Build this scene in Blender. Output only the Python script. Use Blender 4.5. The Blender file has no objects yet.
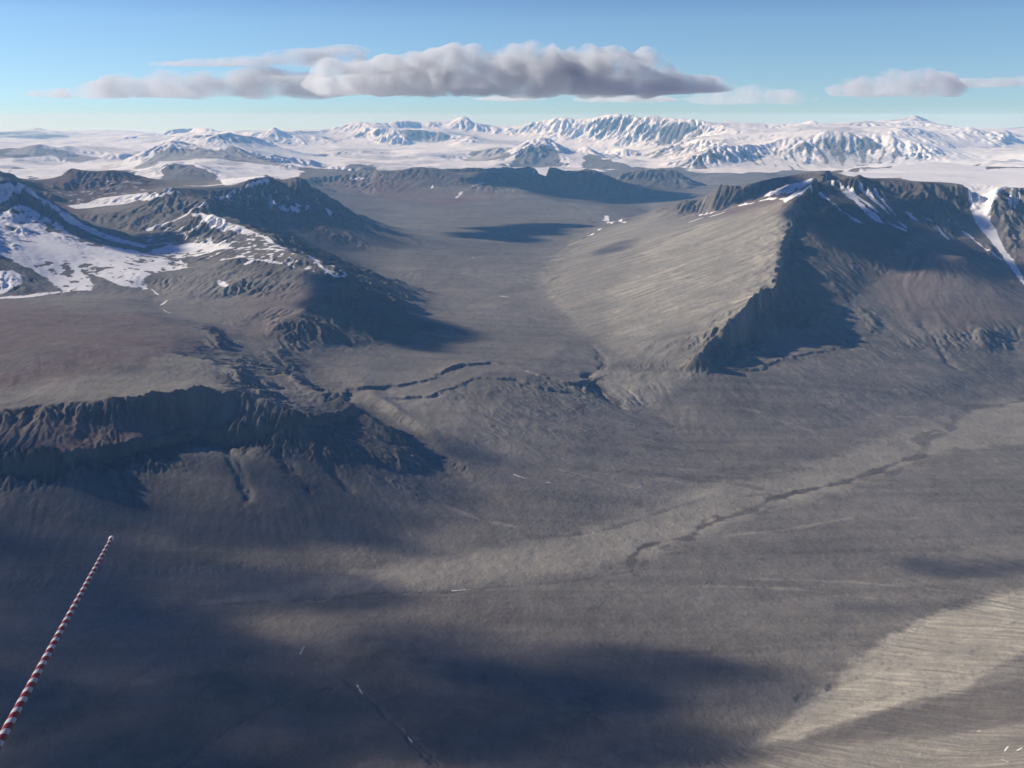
import bpy, math, time
import numpy as np
R = math.radians
T0 = time.time()
scn = bpy.context.scene
COL = scn.collection

# ------------------------------------------------------------------ camera
CAM_Z = 2000.0
PITCH = R(15.0)
FPX = 1000.0
cam_d = bpy.data.cameras.new('camera')
cam_d.sensor_width = 36.0
cam_d.lens = 36.0 * FPX / 1024.0
cam_d.clip_start = 0.1
cam_d.clip_end = 400000.0
cam = bpy.data.objects.new('camera', cam_d)
cam.location = (0, 0, CAM_Z)
cam.rotation_euler = (R(90) - PITCH, 0, 0)
COL.objects.link(cam)
scn.camera = cam

# ------------------------------------------------------------------ sky, sun, exposure
SUN_EL = R(25.0)
SUN_AZ = R(-74.0)            # clockwise from +Y: to the left and a little ahead
SUN = np.array([math.sin(SUN_AZ) * math.cos(SUN_EL), math.cos(SUN_AZ) * math.cos(SUN_EL), math.sin(SUN_EL)])
world = bpy.data.worlds.new('World')
scn.world = world
world.use_nodes = True
wn = world.node_tree.nodes
wl = world.node_tree.links
bg = wn['Background']
sky = wn.new('ShaderNodeTexSky')
sky.sky_type = 'NISHITA'
sky.sun_disc = False
sky.sun_elevation = SUN_EL
sky.sun_rotation = SUN_AZ
sky.altitude = 1500.0
sky.air_density = 1.0
sky.dust_density = 0.0
sky.ozone_density = 2.5
# seen from this height the true horizon lies below eye level: lower the dome to meet it
wtc = wn.new('ShaderNodeTexCoord')
wadd = wn.new('ShaderNodeVectorMath'); wadd.operation = 'ADD'; wadd.inputs[1].default_value = (0, 0, 0.035)
wnm = wn.new('ShaderNodeVectorMath'); wnm.operation = 'NORMALIZE'
wl.new(wtc.outputs['Generated'], wadd.inputs[0]); wl.new(wadd.outputs[0], wnm.inputs[0]); wl.new(wnm.outputs[0], sky.inputs[0])
wmul = wn.new('ShaderNodeMix'); wmul.data_type = 'RGBA'; wmul.blend_type = 'MULTIPLY'; wmul.inputs[0].default_value = 1
wmul.inputs[7].default_value = (.72, .98, 1.25, 1)
wl.new(sky.outputs[0], wmul.inputs[6])
# thin dry air: the dome deepens quickly away from the horizon
wsep = wn.new('ShaderNodeSeparateXYZ'); wl.new(wnm.outputs[0], wsep.inputs[0])
wmr = wn.new('ShaderNodeMapRange'); wl.new(wsep.outputs[2], wmr.inputs[0])
wmr.inputs[1].default_value = .12; wmr.inputs[2].default_value = .24
wdeep = wn.new('ShaderNodeMix'); wdeep.data_type = 'RGBA'; wl.new(wmr.outputs[0], wdeep.inputs[0])
wdeep.inputs[6].default_value = (.84, .98, 1.12, 1); wdeep.inputs[7].default_value = (.035, .15, .66, 1)
wl.new(wdeep.outputs[2], wmul.inputs[7])
wl.new(wmul.outputs[2], bg.inputs[0])
bg.inputs[1].default_value = 0.09
sun_d = bpy.data.lights.new('sun', 'SUN')
sun_d.energy = 5.0
sun_d.angle = R(0.5)
sun_d.color = (1.0, 0.925, 0.80)
sun_o = bpy.data.objects.new('sun', sun_d)
from mathutils import Vector
sun_o.rotation_euler = Vector(SUN).to_track_quat('Z', 'Y').to_euler()
sun_o.location = (0, 0, 9000)
COL.objects.link(sun_o)
scn.view_settings.view_transform = 'Standard'
scn.view_settings.look = 'None'
scn.view_settings.gamma = 1.0
scn.view_settings.exposure = 0.3
scn.cycles.max_bounces = 6
scn.cycles.volume_bounces = 3

# ------------------------------------------------------------------ pixel -> world helpers
CP, SP = math.cos(PITCH), math.sin(PITCH)
def ray(u, v):
    a = (u - 512.0) / FPX
    b = -(v - 384.0) / FPX
    return a, CP + b * SP, -SP + b * CP
def by_z(u, v, z):
    dx, dy, dz = ray(u, v)
    t = (z - CAM_Z) / dz
    return dx * t, dy * t, z
def by_y(u, v, y):
    dx, dy, dz = ray(u, v)
    t = y * 1000.0 / dy
    return dx * t, dy * t, CAM_Z + dz * t

# ------------------------------------------------------------------ log-polar terrain grid
DEL = 0.0013
TH0, TH1 = R(-42), R(42)
L0, L1 = math.log(1750.0), math.log(120000.0)
NT = int((TH1 - TH0) / DEL) + 1
NL = int((L1 - L0) / DEL) + 1
TH = TH0 + DEL * np.arange(NT)
LR = L0 + DEL * np.arange(NL)
RR = np.exp(LR)
CELL = (RR * DEL)[:, None].astype(np.float32)
rng = np.random.default_rng(7)

def to_g(x, y):
    """world plan -> fractional grid (row = ln r, col = theta)"""
    return (np.log(np.hypot(x, y)) - L0) / DEL, (np.arctan2(x, y) - TH0) / DEL

LINES = []
def cz(z0, z1, *pts):
    n = len(pts)
    LINES.append([by_z(u, v, z0 + (z1 - z0) * i / max(1, n - 1)) for i, (u, v) in enumerate(pts)])
def cy(y0, y1, *pts):
    n = len(pts)
    LINES.append([by_y(u, v, y0 + (y1 - y0) * i / max(1, n - 1)) for i, (u, v) in enumerate(pts)])
def pz(*pts):
    LINES.append([by_z(u, v, z) for u, v, z in pts])
def py(*pts):
    LINES.append([by_y(u, v, y) for u, v, y in pts])
def wpt(*pts):
    LINES.append([(x * 1000., y * 1000., z) for x, y, z in pts])

# main valley floor and its river
cz(8, 0, (-260, 720), (-100, 672), (0, 655), (100, 625), (200, 606), (300, 598), (450, 590), (540, 580), (630, 570))
cz(0, 0, (640, 545), (700, 520), (760, 505), (830, 485), (880, 465), (930, 450), (960, 415), (1020, 400), (1150, 380), (1300, 365))
cz(14, 10, (400, 560), (480, 555), (560, 540), (640, 512), (700, 485), (780, 470), (850, 452), (900, 430))
# foreground floor rising towards the viewer
pz((-300, 800, 60), (-50, 790, 40), (150, 770, 30), (350, 770, 30), (520, 775, 40), (650, 770, 60))
pz((-100, 720, 14), (100, 690, 10), (300, 660, 8), (450, 650, 8), (600, 640, 10), (700, 620, 8), (800, 590, 8), (930, 555, 10), (1100, 520, 15))
wpt((-1.5, 1.8, 90), (-.8, 1.75, 60), (0, 1.75, 80), (.6, 1.75, 200))
# bottom right slope
pz((700, 768, 60), (760, 742, 50), (820, 690, 45), (870, 650, 45), (930, 615, 45), (1024, 580, 60), (1120, 560, 80))
pz((790, 768, 130), (860, 735, 150), (940, 690, 165), (1024, 645, 200), (1130, 620, 240))
pz((830, 748, 140), (900, 728, 185), (960, 712, 215), (1030, 688, 260), (1120, 670, 310))
pz((880, 768, 215), (960, 748, 270), (1030, 728, 330), (1130, 700, 420))
wpt((.9, 2.0, 330), (1.25, 2.0, 480), (1.6, 2.2, 560))
# left cliff: rim, bench, foot of dark band, foot of talus
py((-330, 425, 4.900), (-150, 420, 4.950), (0, 411, 5.050), (30, 406, 5.100), (60, 405, 5.120), (100, 402, 5.150), (130, 400, 5.200), (170, 397, 5.240), (210, 391, 5.320), (240, 392, 5.360), (265, 402, 5.300), (300, 420, 5.180))
pz((-330, 462, 355), (-150, 462, 355), (0, 458, 355), (39, 459, 355), (70, 456, 355), (86, 448, 358), (125, 441, 362), (154, 431, 366), (180, 428, 366), (198, 425, 366), (214, 428, 364), (241, 432, 358))
pz((-330, 480, 292), (-150, 478, 292), (0, 473, 292), (65, 471, 292), (94, 464, 296), (154, 458, 296), (180, 448, 298), (208, 442, 300), (240, 446, 292), (275, 460, 262))
pz((-330, 545, 105), (-150, 540, 105), (0, 535, 105), (100, 530, 105), (200, 525, 100), (290, 530, 75), (380, 540, 40), (440, 545, 22))
pz((-200, 605, 25), (0, 595, 25), (100, 585, 25), (200, 578, 25), (300, 573, 18), (380, 568, 15))
# plateau behind the rim
pz((-330, 360, 645), (-150, 355, 640), (0, 350, 620), (80, 345, 615), (150, 350, 600), (200, 360, 560), (240, 372, 508))
pz((-330, 310, 650), (-150, 310, 640), (0, 308, 625), (60, 312, 610), (120, 312, 595), (170, 322, 565), (215, 335, 525), (232, 342, 493))
# stream off the plateau and the gully on its right
pz((150, 288, 585), (160, 305, 550), (172, 313, 535), (200, 320, 510), (228, 327, 480), (234, 342, 455), (240, 356, 430), (258, 362, 395), (280, 370, 360), (298, 373, 318), (318, 384, 282), (339, 398, 240), (378, 421, 175), (416, 447, 130), (450, 470, 105), (500, 500, 60))
pz((270, 372, 430), (300, 384, 410), (328, 396, 380), (352, 404, 345), (375, 420, 302), (400, 445, 220))
# spur right of that gully
pz((316, 358, 320), (342, 366, 318), (360, 380, 300), (378, 392, 276), (400, 408, 245), (425, 428, 203), (455, 455, 150), (500, 478, 100), (560, 498, 60))
# bench between the rim and the gully
pz((280, 395, 380), (310, 405, 350), (340, 416, 315), (370, 440, 255), (400, 465, 185))
# second small gully and lip of the hanging valley
pz((420, 378, 280), (400, 386, 267), (385, 392, 250), (410, 412, 220), (450, 432, 185), (500, 460, 110))
pz((456, 366, 305), (450, 372, 295), (430, 382, 280), (440, 392, 260), (490, 420, 195), (540, 448, 120), (600, 470, 60))
pz((480, 372, 300), (530, 375, 280), (580, 385, 220), (598, 380, 200))
pz((605, 350, 255), (606, 363, 230), (590, 378, 195), (598, 392, 170), (625, 408, 120), (660, 425, 70), (700, 445, 33))
# the front of the ridge that carries the snow dots
pz((238, 320, 505), (262, 322, 480), (262, 338, 435))
pz((275, 350, 420), (300, 353, 375), (340, 351, 345), (390, 350, 320), (440, 352, 290))
py((206, 215, 10.8), (228, 218, 10.5), (254, 233, 10.0), (280, 246, 9.5), (301, 254, 8.95), (322, 266, 8.72), (343, 275, 8.6), (357, 286, 8.48))
pz((343, 276, 690), (330, 290, 632), (318, 300, 590), (300, 314, 548), (285, 325, 512), (262, 338, 435))
pz((357, 287, 592), (372, 310, 475), (385, 325, 410), (400, 338, 335))
pz((420, 320, 308), (430, 300, 320), (425, 285, 335))
py((180, 268, 9.2), (210, 262, 9.1), (245, 258, 8.95), (248, 263, 8.9), (262, 272, 8.6))
pz((170, 300, 570), (210, 300, 545), (250, 300, 535), (285, 305, 560))
# shaded valley behind that ridge
pz((255, 222, 720), (280, 231, 640), (310, 245, 520), (345, 262, 400), (370, 272, 320), (400, 285, 260), (440, 300, 235))
pz((240, 212, 860), (275, 217, 790), (300, 228, 670), (330, 243, 520), (355, 255, 400))
# main ridge of the left massif
py((206, 203, 11.6), (216, 196, 12.4), (236, 192, 12.7), (254, 186, 12.9), (262, 177, 13.1), (280, 184, 13.2), (296, 179, 13.4), (306, 184, 13.4), (318, 192, 13.45), (330, 199, 13.5), (350, 214, 13.6), (372, 226, 13.7), (392, 234, 13.8), (405, 240, 13.9))
py((160, 226, 11.0), (180, 216, 11.3), (206, 203, 11.6))
py((175, 188, 12.1), (190, 196, 11.9), (206, 203, 11.6))
py((160, 196, 12.0), (175, 188, 12.1), (205, 187, 13.2), (216, 180, 14.5), (235, 178, 14.8), (262, 177, 13.1))
# crest with crags above the snowfield
py((-300, 120, 11.0), (-120, 140, 10.8), (-40, 166, 10.6), (0, 182, 10.4), (24, 184, 10.3), (40, 203, 10.1), (59, 216, 9.95), (75, 228, 9.85), (97, 237, 9.75), (120, 244, 9.65), (140, 248, 9.6), (165, 256, 9.5))
py((-60, 215, 9.6), (0, 224, 9.4), (20, 238, 9.25), (60, 250, 9.05), (100, 262, 8.85), (140, 272, 8.6), (160, 285, 8.4))
py((-250, 215, 8.9), (-100, 220, 8.95), (-30, 228, 8.9), (0, 242, 8.85), (20, 253, 8.75), (35, 262, 8.65), (55, 278, 8.45), (72, 291, 8.2))
pz((-250, 300, 640), (0, 296, 600), (40, 296, 590), (72, 296, 580), (110, 295, 585), (150, 296, 580))
# hollow behind that crest
py((-60, 205, 11.6), (40, 215, 11.2), (90, 232, 11.0), (130, 242, 10.7), (160, 248, 10.3), (200, 248, 9.9), (230, 246, 9.6))
py((30, 196, 11.7), (67, 208, 12.2), (100, 207, 12.2), (150, 204, 12.1), (170, 194, 12.1))
py((40, 192, 12.7), (70, 202, 12.9), (110, 195, 12.9), (150, 191, 12.7), (172, 188, 12.6))
py((-60, 160, 12.6), (0, 173, 12.4), (17, 183, 12.3), (26, 186, 12.2))
py((24, 180, 13.6), (32, 179, 13.6), (42, 181, 13.6), (69, 176.5, 13.7), (77, 169, 13.8), (100, 171, 13.8), (117, 169, 13.8), (133, 175, 13.7), (159, 188, 13.4))
wpt((-9, 15.0, 1000), (-7.0, 15.2, 900), (-5.5, 15.4, 850), (-4.5, 15.6, 820), (-3.3, 15.8, 700), (-2.4, 15.4, 420), (-1.8, 15.0, 300))
# central hanging valley
pz((606, 350, 252), (590, 338, 265), (570, 320, 280), (548, 300, 295), (535, 280, 310), (545, 262, 325), (570, 240, 350), (600, 226, 380), (650, 212, 425))
pz((430, 345, 295), (470, 340, 295), (520, 345, 285), (560, 350, 275))
pz((410, 318, 315), (455, 312, 315), (500, 305, 312), (530, 300, 305))
pz((415, 270, 355), (450, 262, 355), (490, 255, 352), (530, 252, 348))
pz((390, 214, 410), (430, 217, 405), (480, 222, 395), (530, 228, 380), (570, 228, 370))
pz((330, 192, 520), (370, 198, 490), (420, 202, 475), (470, 204, 470), (520, 206, 465), (580, 209, 455), (640, 208, 460))
# dark hills at the valley's head
py((300, 178, 20.5), (330, 176, 21.0), (360, 174, 21.2), (404, 173, 21.4), (423, 169, 21.4), (444, 172, 21.4), (483, 174, 21.4), (505, 171, 21.2), (526, 168, 21.0), (540, 168.5, 21.0), (556, 169, 21.0), (573, 171, 20.9), (586, 169, 20.6), (597, 171, 20.5), (608, 176, 20.4), (623, 183, 20.3), (640, 191, 20.0), (665, 198, 19.7), (690, 202, 19.4))
pz((450, 190, 470), (500, 188, 490), (530, 192, 450), (560, 198, 415), (600, 204, 385), (650, 207, 370))
py((628, 190, 22.6), (634, 176, 22.8), (655, 170.5, 22.8), (676, 171, 22.8), (683, 178, 22.7), (690, 185, 22.6), (697, 190, 22.4))
py((640, 193, 21.8), (670, 193, 21.8), (695, 194, 21.8))
wpt((-5, 24.5, 600), (-2, 25, 560), (0.5, 24.6, 500), (3, 25, 420), (5, 25.2, 380))
py((505, 175, 20.6), (540, 174, 20.5), (573, 176, 20.4))
# right massif
py((640, 216, 15.6), (660, 212, 14.5), (682, 205, 13.6), (722, 190, 13.0), (765, 180, 12.7), (809, 173.5, 12.6), (840, 171, 12.6))
py((825, 178, 11.1), (812, 189, 10.8), (800, 197, 10.6), (794, 210, 10.35), (793, 225, 10.0), (785, 243, 9.5), (779, 268, 8.85), (775, 290, 8.35), (762, 302, 8.05), (745, 317, 7.72), (722, 333, 7.4), (698, 354, 7.05))
py((690, 225, 13.2), (730, 210, 12.4), (770, 197, 11.7), (800, 188, 11.3))
pz((690, 362, 260), (720, 352, 270), (755, 341, 275), (813, 328, 305), (850, 306, 405), (890, 282, 530), (930, 264, 685), (968, 254, 755))
pz((610, 364, 230), (650, 366, 228), (690, 366, 230), (735, 366, 225), (790, 358, 225), (850, 344, 245), (900, 332, 270), (960, 322, 320), (1024, 318, 350), (1150, 310, 360), (1300, 300, 400))
pz((640, 372, 205), (690, 374, 202), (735, 374, 202), (790, 367, 205), (850, 354, 215))
py((825, 178, 11.1), (850, 178, 11.2), (882, 178, 11.3), (912, 182, 11.1), (935, 183, 11.05), (963, 186, 11.0), (968, 190, 10.95))
py((835, 192, 10.95), (870, 200, 10.85), (912, 209, 10.6), (945, 216, 10.45), (968, 224, 10.3))
py((966, 189, 10.95), (968, 203, 10.75), (972, 218, 10.45), (985, 238, 10.15), (1000, 258, 9.75))
py((985, 184, 11.6), (986, 200, 11.0), (988, 215, 10.6), (998, 240, 10.1), (1012, 268, 9.55), (1026, 290, 9.1))
py((1006, 187, 11.0), (998, 195, 10.8), (991, 208, 10.55), (996, 226, 10.3), (1010, 252, 9.85), (1024, 276, 9.4))
py((1006, 187, 11.0), (1030, 187, 11.05), (1100, 186, 11.1), (1250, 184, 11.2))
py((1010, 220, 10.35), (1050, 222, 10.4), (1150, 222, 10.5), (1250, 220, 10.6))
py((836, 172, 12.8), (880, 172.5, 13.0), (930, 174, 13.0), (980, 178, 12.6), (1030, 178, 12.6), (1150, 176, 12.8), (1300, 172, 13))
py((860, 169, 14.2), (890, 167, 15.0), (912, 164, 15.6), (932, 162, 16.0), (955, 163.5, 16.0), (975, 166, 15.5), (985, 172, 14.4))
py((985, 167, 17.0), (1010, 167, 17.0), (1060, 168, 16.5), (1300, 166, 16.5))
wpt((3.2, 17.5, 520), (4.4, 18.2, 700), (6, 19, 800), (8, 20, 850), (10, 20.5, 850), (14, 21, 900))
wpt((3.4, 15.4, 600), (4.2, 15.4, 850), (5.0, 15.6, 1100))
pz((640, 410, 90), (700, 410, 110), (780, 405, 105), (860, 395, 105), (940, 375, 115), (1024, 352, 140))
pz((680, 445, 30), (760, 440, 38), (840, 425, 38), (920, 405, 42), (1024, 378, 46))
# big streaked scarp of the far right range
pz((680, 188, 400), (700, 190, 385), (720, 188, 390), (760, 183, 420), (800, 178, 450))
py((660, 167, 29), (690, 160, 29.5), (715, 152, 30), (735, 152, 30.5), (765, 154, 30.5), (790, 150, 30.5), (815, 143, 31), (835, 141, 31), (855, 137, 31.5), (885, 140, 31), (915, 143, 30.5), (935, 150, 30), (950, 153, 29.7), (969, 152, 29.5), (985, 163, 28), (1000, 170, 26.5))
py((720, 172, 28.6), (760, 171, 29.2), (800, 169, 29.4), (850, 167, 29.8), (900, 166, 29.2), (950, 165, 28.4))
py((690, 147, 32.6), (720, 141, 33.2), (760, 136, 33.4), (800, 131.5, 33.6), (850, 129.5, 33.8), (900, 132, 33.2), (940, 141, 32.5), (980, 152, 31.5))
py((690, 141, 34.6), (720, 139, 34.8), (760, 136.5, 34.8), (800, 132.5, 35), (850, 131, 35), (900, 133, 34.8), (940, 142, 33.5))
py((683, 126, 40), (702, 123.5, 40), (729, 125, 40), (759, 125.5, 40), (775, 124, 40), (792, 123, 40), (806, 119, 39.5), (815, 117, 39), (825, 121, 39), (845, 120.5, 40), (875, 125, 41), (909, 122.5, 43), (929, 127, 42))
py((700, 131, 38.4), (740, 132, 38.6), (780, 130, 38.4), (815, 126, 37.8), (860, 126, 38.4), (900, 128, 39), (930, 133, 39))
py((700, 130, 37.2), (730, 128, 37.4), (760, 130, 37.3), (785, 126, 37.2), (815, 124, 36.9), (835, 126, 37.2), (870, 125, 37.5), (905, 127, 37.8))
py((930, 136, 35.0), (948, 130.5, 35.5), (960, 130.5, 35.5), (975, 136, 35), (990, 141, 34.5), (1010, 150, 33))
py((975, 140, 40), (990, 136, 41), (1003, 135, 41), (1015, 139, 41), (1035, 142, 40))
pz((1000, 162, 980), (1030, 160, 980), (1100, 158, 980), (1300, 158, 980))
pz((1000, 147, 1000), (1050, 146, 1000), (1150, 146, 1000), (1300, 146, 1000))
# middle bright walls
py((522, 128, 46), (549, 127, 45.5), (565, 126, 45), (582, 125, 45), (609, 122.5, 44), (625, 124, 43.5), (642, 127, 43), (669, 125.5, 42), (683, 126, 40))
py((530, 142, 44.6), (545, 144, 43.8), (565, 147, 43.2), (590, 149, 42.6), (612, 153, 41.5), (640, 154, 41), (665, 155, 40), (690, 156, 37))
pz((600, 160, 560), (640, 163, 540), (680, 166, 530))
py((511, 166, 30.5), (518, 152, 32), (530, 145.5, 32.6), (545, 145, 32.6), (556, 150, 32.2), (568, 165, 30.5))
py((505, 168, 29.8), (540, 167, 30.4), (572, 168, 29.6))
py((570, 160, 31.5), (577, 154, 32), (586, 147.5, 32.3), (598, 154, 31.6), (612, 161, 30.5), (638, 169, 28.6))
py((575, 168, 29.4), (600, 169, 29), (625, 170, 28.4))
# the high peak and its shoulders
py((341, 131, 46), (362, 127.5, 46), (385, 125.5, 46), (396, 121, 46), (405, 119, 46), (416, 121, 46.5), (429, 121, 47), (440, 118, 47), (452, 116, 47), (469, 113, 46.5), (482, 118, 46.5), (502, 124, 46.5), (522, 128, 46.5))
py((469, 113, 46.5), (472, 124, 45.9), (480, 134, 45.3), (490, 141, 44.7))
py((400, 130, 45.2), (425, 129, 45.6), (450, 129, 45.7), (462, 131, 45.5))
py((482, 129, 45.6), (500, 137, 45.1), (515, 140, 44.8))
py((375, 132.5, 43.4), (404, 131, 43.4), (440, 131, 43.4), (460, 133, 43.2), (474, 138, 42.6), (488, 144, 41.5))
py((368, 146, 42), (395, 148, 42), (425, 147, 42.3), (455, 147, 42))
py((400, 153, 38), (430, 154, 37.5), (455, 151, 38), (500, 149, 37.5))
py((456, 160, 33), (470, 153, 34), (485, 147, 34.6), (505, 146.5, 34.6), (512, 152, 34))
py((460, 162, 32.4), (485, 160, 33), (508, 158, 33.4))
pz((340, 158, 800), (380, 160, 760), (420, 161, 740), (470, 163, 680), (520, 164, 620), (570, 164, 570))
py((310, 172, 25), (330, 167, 26), (350, 163, 26.5), (375, 164, 26.5), (400, 169, 25.5), (410, 173, 25))
py((395, 170, 25.5), (430, 165, 27), (450, 167, 27), (480, 169, 26.5))
py((325, 159, 34), (345, 152, 35), (365, 149.5, 35.6), (385, 152, 35.2), (402, 158, 34))
py((405, 161, 33.4), (420, 156, 34.2), (436, 153.5, 34.6), (450, 158, 33.8))
py((608, 158, 33.5), (625, 151.5, 35), (645, 151, 35.4), (662, 156, 34))
py((250, 160, 31), (270, 155, 32), (290, 156, 32), (310, 162, 30.5))
# left peaks above the ice field
py((187, 133, 47), (217, 135, 46), (233, 133, 44), (240, 132, 44), (258, 128, 43), (270, 123, 42.5), (279, 124, 42.5), (290, 128, 43), (303, 130, 44), (316, 131, 45), (341, 131, 46))
py((270, 123, 42.5), (277, 132, 41.9), (279, 143, 41.2), (281, 148, 40.5))
py((240, 142, 42.2), (256, 143, 41), (268, 147, 40.4), (290, 147, 40.6), (305, 149, 41))
py((186, 137.5, 45.5), (215, 139, 44.5), (236, 140, 43))
py((303, 131, 44), (314, 139, 42.4), (320, 146, 41.5), (322, 152, 40.6))
py((330, 135, 45.2), (350, 148, 43.4), (380, 147, 43), (335, 149, 43))
py((230, 148, 35), (258, 152, 36.5), (275, 154, 36.5), (300, 155, 36.5), (330, 155, 37))
# ice field and the hills in it
pz((-330, 166, 880), (-100, 168, 880), (0, 170, 870), (60, 172, 860), (110, 167, 870), (150, 158, 900))
pz((-330, 142, 900), (-100, 142, 900), (0, 143, 900), (80, 143, 900), (150, 141, 900), (200, 140, 900), (230, 141, 900))
py((-330, 134, 72), (0, 134, 72), (200, 134, 72), (420, 133, 70), (560, 131, 66), (700, 129, 62), (900, 128, 58), (1000, 127.5, 56), (1300, 127.5, 56))
wpt((-75, 65, 0), (-55, 80, 0), (-30, 92, 0), (0, 96, 0), (30, 92, 0), (55, 80, 0), (75, 65, 0))
wpt((-95, 80, -500), (-60, 100, -500), (-30, 112, -500), (0, 117, -500), (30, 112, -500), (60, 100, -500), (95, 80, -500))
py((-120, 143, 27), (-50, 148, 26.5), (0, 151, 26.5), (17, 147, 26.8), (30, 150, 26.5), (45, 147, 26.5), (55, 147.5, 26.5), (64, 149, 26.5), (85, 153, 26.3), (105, 157.5, 26))
py((53, 148, 26.4), (55, 156, 25.4), (56, 163, 24.6))
py((-60, 160, 24.5), (0, 163, 24), (15, 166, 23.5), (28, 169, 23))
py((-80, 131, 60), (0, 131.5, 60), (20, 131, 60), (33, 129.5, 60), (40, 129, 60), (48, 130.5, 60), (63, 134.5, 59), (85, 136.5, 58))
py((103, 141, 46), (108, 137.5, 47), (115, 135.5, 47.5), (125, 138, 47), (140, 136, 47), (147, 134.5, 47), (157, 137.5, 46), (176, 135, 48), (190, 133.5, 48), (215, 133, 50))
py((165, 147, 33), (180, 141, 34), (190, 140, 34), (215, 143, 33), (232, 141, 34))
py((133, 168, 23), (137, 165, 23.5), (148, 158, 24), (156, 154, 24.3), (164, 149, 24.6), (180, 148, 24.6), (205, 149, 24.6), (223, 149, 24.6), (233, 145.5, 24.6), (240, 148, 24.4), (247, 152, 24.2), (257, 157, 24), (277, 161, 23.5), (296, 170, 22.5))
py((140, 180, 19.5), (150, 173, 20), (164, 167, 20.4), (178, 163.5, 20.6), (195, 164, 20.4), (205, 168, 20), (218, 176, 19.5), (226, 182, 19))
py((225, 172, 21.5), (250, 174, 21.2), (280, 177, 20.8), (300, 180, 20))
wpt((-9, 19, 850), (-7, 18.4, 850), (-5.6, 18, 820), (-4.6, 17.6, 760), (-3.6, 17.6, 600))

# ------------------------------------------------------------------ fill the surface between the lines (membrane)
def rasterise():
    rows, cols, vals = [], [], []
    for ln in LINES:
        for a, b in zip(ln[:-1], ln[1:]):
            (ra, ca), (rb, cb) = to_g(a[0], a[1]), to_g(b[0], b[1])
            n = int(max(abs(rb - ra), abs(cb - ca)) * 1.5) + 2
            t = np.linspace(0, 1, n)
            rows.append(ra + (rb - ra) * t)
            cols.append(ca + (cb - ca) * t)
            vals.append(a[2] + (b[2] - a[2]) * t)
    return np.concatenate(rows), np.concatenate(cols), np.concatenate(vals)
c_r, c_c, c_v = rasterise()

def resize(a, shape):
    n, m = a.shape
    ri = np.clip((np.arange(shape[0]) + .5) * n / shape[0] - .5, 0, n - 1)
    ci = np.clip((np.arange(shape[1]) + .5) * m / shape[1] - .5, 0, m - 1)
    r0 = np.minimum(ri.astype(int), n - 2); c0 = np.minimum(ci.astype(int), m - 2)
    fr = (ri - r0)[:, None].astype(np.float32); fc = (ci - c0)[None].astype(np.float32)
    b = a[r0] * (1 - fr) + a[r0 + 1] * fr
    return b[:, c0] * (1 - fc) + b[:, c0 + 1] * fc

def fill():
    H = None
    for lev, iters in ((64, 400), (32, 200), (16, 120), (8, 80), (4, 50), (2, 30), (1, 16)):
        n, m = -(-NL // lev), -(-NT // lev)
        r = np.clip((c_r / lev).astype(int), 0, n - 1)
        c = np.clip((c_c / lev).astype(int), 0, m - 1)
        ok = (c_r >= 0) & (c_r < NL) & (c_c >= 0) & (c_c < NT)
        idx = (r * m + c)[ok]
        w = np.bincount(idx, minlength=n * m)
        s = np.bincount(idx, weights=c_v[ok], minlength=n * m)
        fix = w > 0
        val = np.zeros(n * m, np.float32)
        val[fix] = s[fix] / w[fix]
        fix = fix.reshape(n, m); val = val.reshape(n, m)
        H = np.full((n, m), 600., np.float32) if H is None else resize(H, (n, m)).astype(np.float32)
        H[fix] = val[fix]
        for _ in range(iters):
            P = np.pad(H, 1, mode='edge')
            H = .25 * (P[:-2, 1:-1] + P[2:, 1:-1] + P[1:-1, :-2] + P[1:-1, 2:])
            H[fix] = val[fix]
    return H

def gauss(a, sig):
    """blur by three box passes"""
    rad = max(1, int(round(sig)))
    a = a.astype(np.float32)
    for _ in range(2):
        for ax in (0, 1):
            p = np.pad(a, [(rad + 1, rad) if k == ax else (0, 0) for k in (0, 1)], mode='edge')
            cs = np.cumsum(p, axis=ax, dtype=np.float64)
            n = a.shape[ax]
            hi = np.take(cs, np.arange(2 * rad + 1, 2 * rad + 1 + n), axis=ax)
            lo = np.take(cs, np.arange(0, n), axis=ax)
            a = ((hi - lo) / (2 * rad + 1)).astype(np.float32)
    return a

def lattice(n, m, wl, seed, wl2=None):
    """gradient noise over the grid, wavelength wl cells along rows (wl2 along columns), about -1..1"""
    wl2 = wl2 or wl
    g = np.random.default_rng(seed)
    a, b = int(n / wl) + 3, int(m / wl2) + 3
    an = g.random((a, b)) * 2 * np.pi
    gx, gy = np.cos(an).astype(np.float32), np.sin(an).astype(np.float32)
    off = g.random(2)
    y = np.arange(n) / wl + off[0]; x = np.arange(m) / wl2 + off[1]
    y0 = y.astype(int); x0 = x.astype(int)
    fy = (y - y0).astype(np.float32)[:, None]; fx = (x - x0).astype(np.float32)[None]
    sy = fy * fy * fy * (fy * (fy * 6 - 15) + 10); sx = fx * fx * fx * (fx * (fx * 6 - 15) + 10)
    def corner(dy, dx):
        ix = np.ix_(y0 + dy, x0 + dx)
        return gy[ix] * (fy - dy) + gx[ix] * (fx - dx)
    n0 = corner(0, 0) * (1 - sx) + corner(0, 1) * sx
    n1 = corner(1, 0) * (1 - sx) + corner(1, 1) * sx
    return (n0 * (1 - sy) + n1 * sy) * 1.5

def fbm(wl, octaves, seed, gain=.5, ridged=False, n=None, m=None):
    out = np.zeros((n or NL, m or NT), np.float32)
    amp = 1.0
    for k in range(octaves):
        q = lattice(n or NL, m or NT, max(wl, 2.2), seed + k)
        if ridged:
            q = 1 - 2 * np.abs(q)
        out += amp * q
        amp *= gain; wl *= .5
    return out

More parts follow.
